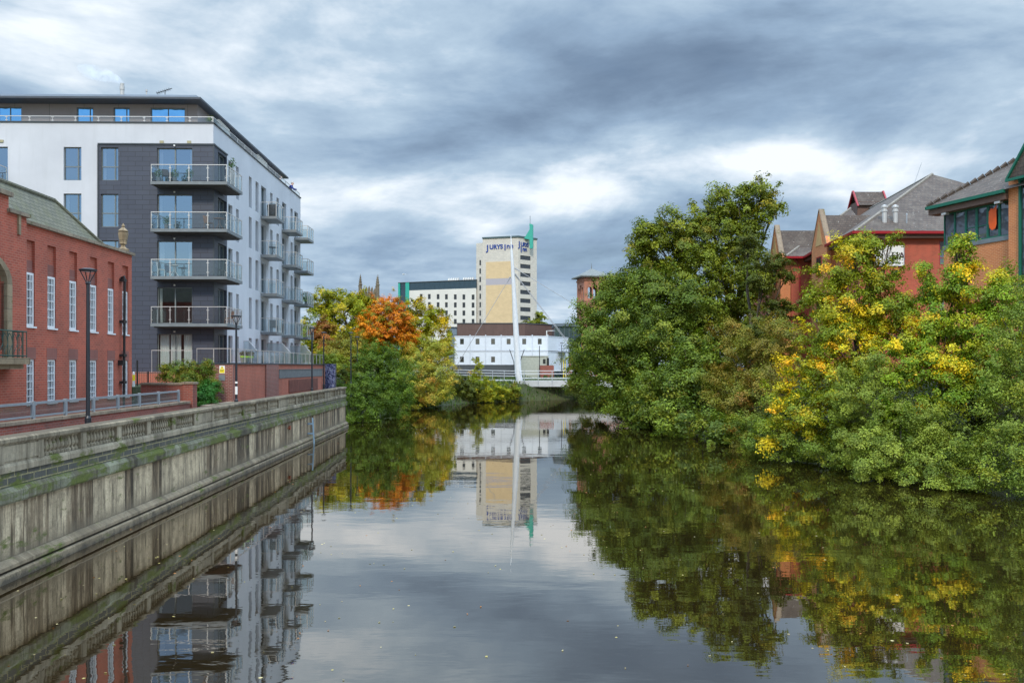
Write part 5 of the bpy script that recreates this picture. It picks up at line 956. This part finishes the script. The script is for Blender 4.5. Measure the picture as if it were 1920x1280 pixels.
mb = MB(); F1.box(mb, 5.38, 8, 3, 14.94, -.2, .2); mb.build('bay_glass', M_GLR, root); mb = MB(); bm_poly(mb, [F1.p(4.85, 15.13, .5), F1.p(8.8, 15.13, .5), F1.p(6.9, 18.0, .5)], F1.n*-3); mb.build('bay_gable', M_TILE, root)
for s_ in (.25, 3.9): mb = MB(); F1.box(mb, s_, s_+.34, WT-.12, WT-.0, .2, .45); mb.build('security_light', M_SSTEEL, root)
mb = MB()
pts = [(3.22, 13.72), (3.36, 13.86), (3.5, 13.80), (3.62, 13.9), (3.7, 14.0), (3.7, 12.95), (3.62, 12.72), (3.42, 12.66), (3.26, 12.8), (3.2, 13.1)]
mb2 = MB(); F1.quad(mb2, 3.14, 3.76, 12.6, 14.02, .045); bm_poly(mb, [F1.p(a, z, .06) for a, z in pts], F1.n*.02); mb.build('window_hanging', m_plain('orange hanging', (.75, .10, .01), .5, .1), label='bright orange hanging in the fourth green framed window', cat='window hanging')
# ================================================================== people, gull, steam
def person(p, rz, label, jacket, hair, lean=.25, headonly=False):
    rt = empty('person', p, rz, label, 'person', None); me = bpy.data.meshes.new('body')
    V = [(0, 0, .95), (0, lean*.5, 1.25), (0, lean, 1.45), (0, lean+.03, 1.54), (0, lean+.06, 1.64), (0, lean+.07, 1.76),
         (.19, lean-.02, 1.42), (.30, lean+.10, 1.18), (.12, lean+.36, 1.14), (.05, lean+.42, 1.14), (-.19, lean-.02, 1.42), (-.30, lean+.10, 1.18), (-.12, lean+.36, 1.16), (-.05, lean+.42, 1.17),
         (.10, 0, .88), (.11, .02, .48), (.11, -.02, .08), (.12, .12, .03), (-.10, 0, .88), (-.11, -.02, .48), (-.11, -.04, .08), (-.12, .10, .03), (0, lean+.17, 1.66)]
    E = [(0, 1), (1, 2), (2, 3), (3, 4), (4, 5), (2, 6), (6, 7), (7, 8), (8, 9), (2, 10), (10, 11), (11, 12), (12, 13), (0, 14), (14, 15), (15, 16), (16, 17), (0, 18), (18, 19), (19, 20), (20, 21), (4, 22)]
    R = [.16, .16, .15, .06, .095, .085, .075, .055, .045, .035, .075, .055, .045, .035, .09, .065, .05, .04, .09, .065, .05, .04, .03]
    me.from_pydata(V, E, []); o = bpy.data.objects.new('body', me); COL.objects.link(o); o.parent = rt
    sk = o.modifiers.new('skin', 'SKIN'); o.modifiers.new('smooth', 'SUBSURF').levels = 1
    if not me.skin_vertices: me.attributes.new('skin', 'FLOAT', 'POINT') if False else None
    bpy.context.view_layer.objects.active = o; o.select_set(True)
    if not me.skin_vertices: bpy.ops.mesh.customdata_skin_add()
    for i, r in enumerate(R): me.skin_vertices[0].data[i].radius = (r, r)
    me.skin_vertices[0].data[0].use_root = True; o.select_set(False)
    m, t = mat('clothed figure'); z = t.sep(t.new('ShaderNodeTexCoord').outputs['Object'])[2]; f = t.math('GREATER_THAN', z, 1.50); g = t.math('GREATER_THAN', z, .92)
    t.out(t.principled(t.mix(f, t.mix(g, (.03, .035, .05), jacket), (.55, .33, .24)), .8)); me.materials.append(m)
    mb = MB(); mb.tube([(0, lean+.01, 1.62), (0, lean+.02, 1.72), (0, lean+.04, 1.80), (0, lean+.06, 1.85)], [.085, .108, .10, .03], 12); _old_build(mb, 'hair', m_plain('hair', hair, .8), rt, smooth=True)
    return rt
p = FB.p(20.35, 19.35, -.25); person(p, math.radians(-90+TH), 'person in a blue jacket leaning over the roof terrace edge', (.02, .04, .22), (.5, .5, .5), .3)
p = FB.p(18.0, 19.35, -.42); person(p, math.radians(-90+TH), 'dark haired person further left behind the roof terrace edge', (.35, .3, .3), (.03, .02, .02), .05)
mb = MB(); c = px(757, 514.5, 190); root = empty('gull', c, 0, 'small white gull flying above the hotel wing', 'bird')
mb.tube([c+Vector((-.35, 0, 0)), c+Vector((-.2, 0, .03)), c+Vector((.05, 0, .03)), c+Vector((.3, 0, -.02))], [.03, .09, .09, .02], 8)
for s in (-1, 1): mb.hexa([c+Vector((-.12, 0, .05)), c+Vector((.1, 0, .05)), c+Vector((.2, s*.3+.1, .17)), c+Vector((.02, s*.3, .17)), c+Vector((-.12, 0, .07)), c+Vector((.1, 0, .07)), c+Vector((.2, s*.3+.1, .19)), c+Vector((.02, s*.3, .19))]); mb.hexa([c+Vector((.02, s*.3, .17)), c+Vector((.2, s*.3+.1, .17)), c+Vector((.55*s+.3, s*.5, .02)), c+Vector((.5*s+.25, s*.5, .02)), c+Vector((.02, s*.3, .19)), c+Vector((.2, s*.3+.1, .19)), c+Vector((.55*s+.3, s*.5, .035)), c+Vector((.5*s+.25, s*.5, .035))])
mb.build('body', M_WHITE, root, smooth=True)
m, t = mat('steam'); p = t.pos(); n = t.noise(p, 1.5, 6, .7, .6); dn = t.mapr(n, .42, .66, 0, 1.6)
v = t.new('ShaderNodeVolumePrincipled'); t.set(v.inputs['Color'], (.97, .98, 1)); t.l.new(dn, v.inputs['Density']); v.inputs['Anisotropy'].default_value = .2; t.out(None, v.outputs[0])
mb = MB(); q = [(231, 157, .10), (222, 151, .22), (211, 145, .34), (196, 141, .44), (178, 137, .48), (160, 132, .44), (147, 126, .2)]; mb.tube([px(u, v_, 55) for u, v_, r in q], [r for _, _, r in q], 12); tag(mb.build('steam_plume', m, smooth=True), 'thin white steam drifting left from the roof flue', 'steam', kind='stuff')
# ================================================================== trees and shrubs
G1 = [((.058, .108, .028), 3), ((.082, .14, .038), 3), ((.04, .08, .022), 2), ((.11, .155, .04), 1)]
OL = [((.095, .145, .03), 3), ((.12, .165, .035), 2), ((.07, .115, .025), 2), ((.14, .15, .035), .7)]
DK = [((.04, .065, .02), 3), ((.055, .085, .025), 2), ((.075, .095, .03), 1)]
YG = [((.12, .18, .025), 3), ((.09, .15, .025), 3), ((.18, .22, .03), 1.8), ((.30, .29, .03), .9)]
MP2 = [((.12, .22, .035), 4), ((.08, .17, .03), 3), ((.2, .26, .04), 1.5), ((.45, .36, .03), .5)]
BR = [((.12, .13, .05), 3), ((.15, .145, .06), 2), ((.09, .12, .035), 4), ((.17, .12, .06), .8)]
WL = [((.10, .16, .055), 3), ((.13, .20, .07), 3), ((.07, .125, .04), 2)]
rb = lambda u, d, z=3.6: ((u-960)/FPX*d, d, z)
# right bank, far to near
tree('riverside_ash', 'broad bright green tree overhanging the river right of the footbridge', 'tree', [
    (1112, 620, 36, 55, 84), (1108, 575, 24, 26, 86), (1100, 690, 34, 50, 88), (1132, 548, 26, 30, 86), (1150, 535, 24, 30, 86), (1160, 560, 48, 46, 84), (1150, 650, 70, 62, 80), (1190, 610, 66, 62, 80), (1215, 540, 52, 58, 80), (1240, 640, 74, 78, 76), (1180, 720, 62, 52, 78), (1250, 730, 78, 60, 70), (1210, 770, 62, 40, 72), (1285, 560, 56, 62, 78), (1290, 790, 60, 44, 62), (1320, 700, 62, 62, 68), (1165, 760, 30, 26, 80), (1350, 810, 48, 36, 57), (1310, 660, 50, 50, 72), (1160, 700, 50, 44, 82)],
    rb(1235, 84, 3.4), 105000, .27, .95, G1, seed=1, trunk_r=.35, shell=.35, cover=1.25)
tree('tall_oak', 'tallest tree with olive green crown and ragged top, behind the bright green tree', 'tree', [
    (1218, 440, 30, 34, 84), (1255, 428, 44, 32, 84), (1245, 480, 50, 50, 86), (1300, 450, 50, 56, 84), (1330, 395, 34, 34, 84), (1370, 372, 40, 32, 82), (1430, 352, 34, 22, 80), (1452, 378, 20, 24, 80), (1400, 400, 44, 38, 80), (1350, 440, 54, 52, 82), (1400, 470, 42, 44, 80), (1320, 520, 62, 60, 80), (1370, 560, 56, 64, 78), (1290, 600, 50, 60, 80), (1400, 640, 40, 50, 76), (1205, 500, 34, 50, 85), (1225, 545, 44, 50, 84), (1200, 465, 22, 24, 86), (1400, 540, 36, 40, 78)],
    rb(1360, 84, 3.8), 80000, .28, .8, OL, seed=2, trunk_r=.45)
tree('dark_pine', 'dark tree with drooping layered branches in front of the second brick gable', 'tree', [
    (1440, 492, 44, 20, 70), (1478, 510, 26, 16, 70), (1425, 530, 34, 20, 70), (1440, 575, 40, 20, 70), (1482, 570, 24, 14, 69), (1420, 615, 46, 24, 68), (1480, 600, 26, 16, 69), (1400, 460, 30, 30, 72)],
    rb(1412, 71, 3.9), 15000, .20, .6, DK, seed=3, trunk_r=.22, flat=.4, shell=.2)
tree('brown_green_shrub', 'dull brownish green shrub tree between the tall tree and the yellow maple', 'shrub', [
    (1400, 690, 58, 62, 64), (1440, 640, 44, 44, 62), (1385, 750, 50, 46, 60), (1440, 740, 52, 56, 58), (1410, 800, 40, 36, 55), (1480, 640, 40, 44, 60), (1360, 640, 34, 40, 68), (1350, 730, 36, 40, 64)],
    rb(1420, 62, 3.6), 42000, .17, .62, BR, seed=4, trunk_r=.12)
tree('yellow_maple', 'maple with green and bright yellow leaves in front of the white sign building', 'tree', [
    (1636, 452, 38, 20, 50), (1600, 470, 44, 26, 50), (1668, 452, 26, 14, 50), (1640, 500, 46, 32, 50), (1570, 510, 44, 32, 50), (1640, 550, 34, 40, 50), (1590, 570, 52, 44, 49), (1530, 560, 26, 26, 50), (1655, 590, 54, 42, 49), (1540, 620, 48, 44, 48), (1600, 650, 64, 52, 47), (1500, 690, 48, 42, 48), (1570, 720, 62, 48, 46), (1460, 740, 32, 30, 48), (1500, 780, 56, 42, 46), (1450, 810, 42, 34, 47), (1560, 810, 46, 40, 45), (1690, 560, 26, 20, 49), (1700, 620, 28, 30, 48)],
    rb(1612, 52, 3.6), 50000, .17, .55, YG, spots=[(1520, 490, 40), (1570, 480, 26), (1600, 590, 34), (1500, 600, 26), (1530, 560, 24), (1455, 690, 36), (1510, 690, 44), (1570, 650, 28), (1460, 760, 24), (1480, 800, 26), (1530, 780, 22), (1470, 730, 20), (1640, 620, 22), (1590, 540, 20), (1560, 700, 20)], seed=5, trunk_r=.14, trunks=[(0, 0), (.5, -.3), (-.4, .2)])
tree('shore_bush', 'dense green bush at the waterline beneath the yellow maple', 'shrub', [
    (1430, 830, 42, 28, 49), (1500, 835, 60, 32, 46), (1450, 800, 40, 34, 50), (1560, 850, 46, 28, 43), (1600, 790, 40, 40, 44), (1400, 800, 24, 30, 53)],
    rb(1490, 49, 2.4), 20000, .13, .45, G1, seed=6, trunk_r=.08)
tree('orange_flecked_maple', 'tall leafy maple with orange yellow clumps growing in front of the green framed windows', 'tree', [
    (1803, 445, 17, 24, 43), (1805, 490, 26, 34, 43), (1790, 540, 34, 34, 43), (1740, 545, 26, 34, 44), (1755, 600, 48, 40, 43), (1830, 560, 34, 34, 42), (1700, 640, 40, 36, 43), (1770, 660, 70, 50, 42), (1850, 620, 54, 50, 41), (1885, 520, 34, 26, 42), (1890, 570, 38, 34, 41), (1700, 700, 44, 42, 42), (1790, 730, 76, 46, 41), (1868, 700, 60, 54, 40), (1733, 510, 16, 22, 44), (1690, 780, 40, 36, 41)],
    rb(1800, 44, 3.8), 52000, .15, .5, MP2, spots=[(1735, 520, 26), (1790, 700, 1), (1720, 600, 22), (1670, 640, 22), (1775, 670, 34), (1765, 650, 20), (1830, 600, 24), (1800, 560, 20), (1860, 520, 22), (1830, 500, 16), (1890, 500, 20), (1705, 625, 18), (1700, 755, 24), (1880, 600, 16), (1803, 440, 12), (1815, 690, 16), (1740, 570, 18)], seed=7, trunk_r=.13, trunks=[(0, 0), (-.9, .4), (.6, -.3)], shell=.35)
tree('grey_willow', 'grey green willow scrub along the waterline in the right foreground', 'shrub', [
    (1640, 700, 30, 40, 42), (1600, 740, 46, 44, 42), (1660, 770, 52, 50, 41), (1620, 830, 56, 44, 40), (1690, 840, 60, 48, 38.5), (1640, 878, 50, 26, 38.5), (1740, 800, 56, 50, 39), (1750, 870, 58, 42, 37), (1700, 895, 40, 20, 37), (1800, 840, 54, 50, 37), (1790, 905, 46, 24, 35.5)],
    rb(1700, 41, 2.6), 48000, .115, .42, WL, seed=8, trunk_r=.08)
tree('bright_bank_tree', 'bushy bright green tree cut by the right edge down to the water', 'tree', [
    (1900, 620, 40, 50, 37), (1935, 560, 40, 50, 37), (1880, 700, 46, 50, 36.5), (1930, 700, 60, 60, 36), (1890, 780, 56, 54, 35.5), (1950, 800, 60, 60, 35), (1860, 850, 50, 44, 35.5), (1910, 880, 56, 46, 34), (1960, 900, 60, 50, 33), (1830, 900, 34, 30, 35.5), (2010, 720, 60, 90, 36), (2020, 860, 60, 70, 34), (2090, 640, 70, 90, 36), (2120, 800, 80, 90, 34), (2110, 940, 80, 60, 31), (2230, 760, 90, 110, 33), (2260, 930, 90, 90, 30)],
    rb(1930, 38, 3.4), 66000, .12, .45, [((.085, .145, .05), 3), ((.105, .175, .06), 3), ((.06, .11, .035), 2), ((.14, .19, .05), 1)], seed=9, trunk_r=.16)
tree('bank_undergrowth', 'low dark undergrowth on the right bank beneath the overhanging trees', 'shrub', [(1180, 760, 40, 30, 88), (1250, 770, 50, 30, 78), (1330, 790, 60, 34, 66), (1400, 790, 50, 40, 60), (1480, 790, 60, 50, 53), (1580, 800, 60, 60, 48), (1680, 800, 70, 70, 44), (1800, 820, 90, 80, 41), (1100, 735, 30, 18, 105)], rb(1500, 56, 2.4), 26000, .2, .7, DK, seed=10, limbs=False, trunk_r=.06)
# left bank and centre
tree('round_willow', 'rounded dark green willow bush at the end of the river wall', 'shrub', [
    (712, 672, 42, 40, 86), (690, 700, 40, 40, 85), (735, 700, 42, 44, 86), (700, 740, 52, 40, 83), (682, 770, 32, 26, 80), (730, 750, 44, 34, 86), (755, 720, 22, 40, 90), (664, 735, 16, 30, 80), (665, 785, 14, 12, 78)],
    (-14.2, 86, 1.8), 42000, .17, .55, [((.045, .10, .022), 3), ((.065, .13, .03), 3), ((.03, .07, .018), 2)], seed=11, trunk_r=.1)
tree('golden_willow', 'feathery yellow and pale green willow between the dark bush and white cabins', 'shrub', [
    (800, 668, 38, 38, 106), (830, 660, 20, 26, 107), (785, 690, 34, 40, 104), (815, 712, 36, 40, 104), (770, 725, 26, 36, 102), (840, 700, 14, 30, 108), (800, 740, 44, 16, 103)],
    (-10.8, 107, 1.8), 24000, .22, .65, [((.22, .25, .08), 3), ((.29, .26, .11), 2), ((.13, .18, .06), 4), ((.32, .22, .10), .6)], seed=12, trunk_r=.1)
tree('orange_maple', 'vivid orange autumn tree with a domed crown in front of the hotel', 'tree', [
    (728, 585, 40, 28, 122), (705, 612, 34, 26, 121), (745, 610, 34, 30, 121), (722, 632, 44, 20, 120), (765, 628, 22, 20, 122), (690, 628, 20, 16, 121), (728, 570, 24, 14, 123)],
    (-17.5, 124, 2.6), 30000, .27, .6, [((.36, .145, .02), 4), ((.40, .20, .025), 3), ((.28, .09, .015), 1.5), ((.20, .18, .02), 1.6), ((.10, .12, .015), 1.2)], seed=13, trunk_r=.25)
tree('lime_plane', 'large yellow green tree filling the gap beside the apartments', 'tree', [
    (610, 568, 32, 26, 140), (640, 560, 34, 20, 140), (600, 605, 34, 30, 138), (650, 595, 48, 40, 138), (672, 570, 26, 24, 142), (688, 572, 16, 26, 142), (588, 566, 14, 16, 142), (640, 650, 60, 34, 136), (590, 650, 30, 26, 136), (700, 640, 40, 40, 136), (750, 650, 40, 40, 136), (690, 610, 24, 30, 138)],
    (-26, 142, 2.6), 48000, .36, 1.0, [((.19, .22, .015), 3), ((.13, .18, .015), 3), ((.28, .27, .02), 1.5), ((.08, .13, .015), 1.2)], seed=14, trunk_r=.3)
tree('yellow_plane', 'airy yellow green tree in front of the white hotel wing', 'tree', [
    (778, 572, 16, 18, 134), (800, 590, 22, 22, 134), (825, 592, 14, 14, 134), (810, 625, 34, 28, 132), (770, 612, 22, 32, 134), (790, 655, 48, 20, 130), (838, 640, 10, 24, 132)],
    (-13.2, 134, 2.6), 17000, .34, .85, [((.20, .22, .02), 3), ((.13, .18, .015), 3), ((.32, .28, .03), 1.3)], seed=15, trunk_r=.22, cover=.75)
tree('russet_tree', 'small dull red leaved tree behind the street lamps', 'tree', [(602, 610, 15, 11, 110), (616, 620, 14, 13, 110), (594, 626, 12, 15, 110), (612, 640, 16, 12, 109)], (-24, 111, 2.5), 8000, .26, .6, [((.17, .075, .04), 3), ((.13, .065, .035), 2), ((.15, .12, .05), 2)], seed=16, trunk_r=.12)
tree('olive_scrub', 'hazy olive green scrub around the lamp posts beyond the terrace', 'shrub', [(640, 650, 30, 24, 100), (665, 645, 22, 24, 100), (620, 665, 30, 16, 98), (645, 685, 34, 24, 96), (600, 668, 22, 14, 98), (675, 670, 20, 30, 96), (595, 690, 18, 16, 100)], (-20, 101, 2.5), 14000, .24, .65, [((.13, .14, .04), 3), ((.17, .15, .05), 2), ((.09, .12, .03), 2)], seed=17, trunk_r=.1)
tree('pale_bush', 'light green feathery bush just past the terrace glass railing', 'shrub', [(618, 672, 26, 14, 90), (636, 680, 18, 12, 88), (600, 676, 14, 10, 90)], (-19, 90, 2.5), 7000, .16, .4, [((.16, .22, .06), 3), ((.11, .17, .04), 2)], seed=18, trunk_r=.06)
tree('flat_hedge', 'low dark hedge at the far end of the riverside path', 'hedge', [(640, 700, 20, 8, 92), (655, 702, 18, 8, 90)], (-17.5, 91, 2.5), 3000, .15, .4, DK, seed=19, limbs=False, trunk_r=.04)
tree('bank_sapling', 'thin leafy sapling standing in front of the white cabins', 'sapling', [(897, 680, 12, 14, 123), (893, 700, 16, 14, 123), (900, 722, 26, 16, 122), (885, 715, 14, 14, 122)], (-5.0, 124, 1.2), 4200, .2, .45, [((.16, .2, .02), 3), ((.10, .16, .02), 3), ((.3, .22, .02), .6)], seed=20, trunk_r=.06, cover=.6, shell=.3)
for i, (L_, b_, n_, pal_, lab) in enumerate([
    ([(868, 728, 26, 22, 121), (850, 720, 16, 22, 119), (885, 735, 20, 18, 121)], (-7.5, 122, .9), 12000, DK, 'dark bush at the waterline left of the thin sapling'),
    ([(915, 730, 26, 20, 124), (905, 742, 24, 12, 123), (935, 735, 18, 16, 126)], (-3.2, 125, .9), 10000, YG, 'yellow green bush on the bank behind the thin sapling'),
    ([(955, 732, 20, 14, 128), (938, 745, 20, 9, 127), (966, 738, 9, 14, 129)], (-.8, 129, .6), 7000, OL, 'olive bush against the foot of the bridge mast'),
    ([(825, 735, 22, 20, 112), (800, 750, 26, 12, 108), (770, 755, 24, 14, 102)], (-9.6, 111, .6), 12000, [((.06, .11, .02), 3), ((.12, .14, .03), 2)], 'low green bushes below the golden willow'),
    ([(1020, 742, 24, 12, 137), (1060, 738, 26, 14, 137), (1095, 740, 24, 14, 136), (1000, 735, 12, 8, 139)], (6, 138, .6), 11000, G1, 'bright green bank growth seen beneath the bridge deck'),
    ([(1085, 690, 18, 22, 98), (1075, 715, 14, 16, 98), (1100, 725, 22, 16, 96), (1120, 752, 24, 16, 90)], (8.2, 99, 1.8), 12000, DK, 'dark bush in front of the right end of the bridge deck')]):
    tree('bank_bush', lab, 'bush', L_, b_, n_, .22 if i != 4 else .25, .5, pal_, seed=30+i, trunk_r=.06, group='bushes on the river bank')
tree('terrace_shrub', 'loose olive green shrub growing against the brick terrace wall', 'shrub', [
    (330, 690, 26, 20, 48), (360, 698, 34, 26, 48), (385, 715, 26, 30, 47.5), (345, 715, 34, 22, 47), (388, 690, 16, 18, 48.3), (310, 700, 16, 12, 48.5), (380, 740, 26, 20, 46.5)],
    (-17.7, 47.6, 2.4), 20000, .10, .3, [((.08, .12, .03), 3), ((.12, .14, .04), 3), ((.05, .10, .03), 2)], seed=40, trunk_r=.04, shell=.2)
tree('dark_laurel', 'dark glossy shrub between the brick pillar and the terrace wall', 'shrub', [(380, 745, 20, 16, 45.6), (366, 740, 10, 18, 45.6), (395, 725, 12, 16, 46)], (-16.9, 46, 2.4), 7000, .085, .25, [((.02, .10, .045), 3), ((.03, .13, .06), 2)], seed=41, trunk_r=.03)
tree('distant_tree', 'small green tree beside the base of the hotel tower', 'tree', [(1012, 592, 8, 9, 240), (1000, 603, 12, 8, 240), (1015, 605, 9, 8, 240)], (7.8, 240, 3), 3500, .45, .9, OL, seed=42, trunk_r=.2)
tree('distant_wood', 'row of far green trees closing the gap behind the cabins and mill', 'trees', [(1150+60*i, 640-10*(i % 2), 46, 50, 230) for i in range(8)]+[(560-60*i, 640, 50, 46, 200) for i in range(5)], (40, 230, 3), 26000, .8, 2.0, OL, seed=43, trunk_r=.2, limbs=False)

# rough grass and nettles on the banks
rng = np.random.default_rng(77); n = 60000; Y = rng.uniform(76, 140, n); X = rng.uniform(-28, 36, n)
Z = np.array([gh(x, y) for x, y in zip(X, Y)]); ok = (Z > -.15); X, Y, Z = X[ok], Y[ok], Z[ok]; n = len(X); hgt = rng.uniform(.15, .6, n)*(1+.5*np.sin(X*1.3)*np.cos(Y*.9))
P = np.stack([X, Y, Z+hgt*.5], 1); A = np.stack([rng.normal(0, .15, n), rng.normal(0, .15, n), np.ones(n)], 1)*(hgt*.6)[:, None]; th = rng.random(n)*3.14; B = np.stack([np.cos(th), np.sin(th), 0*th], 1)*(.05+.08*rng.random(n))[:, None]
Cg = np.array([(.06, .12, .022), (.09, .145, .03), (.10, .12, .04), (.035, .075, .015)])[rng.integers(0, 4, n)]*rng.uniform(.7, 1.3, n)[:, None]
tag(quads_object('bank_grass', P, A, B, Cg, None), 'rough green grass and nettles on the river banks by the bridge', 'grass', kind='stuff')
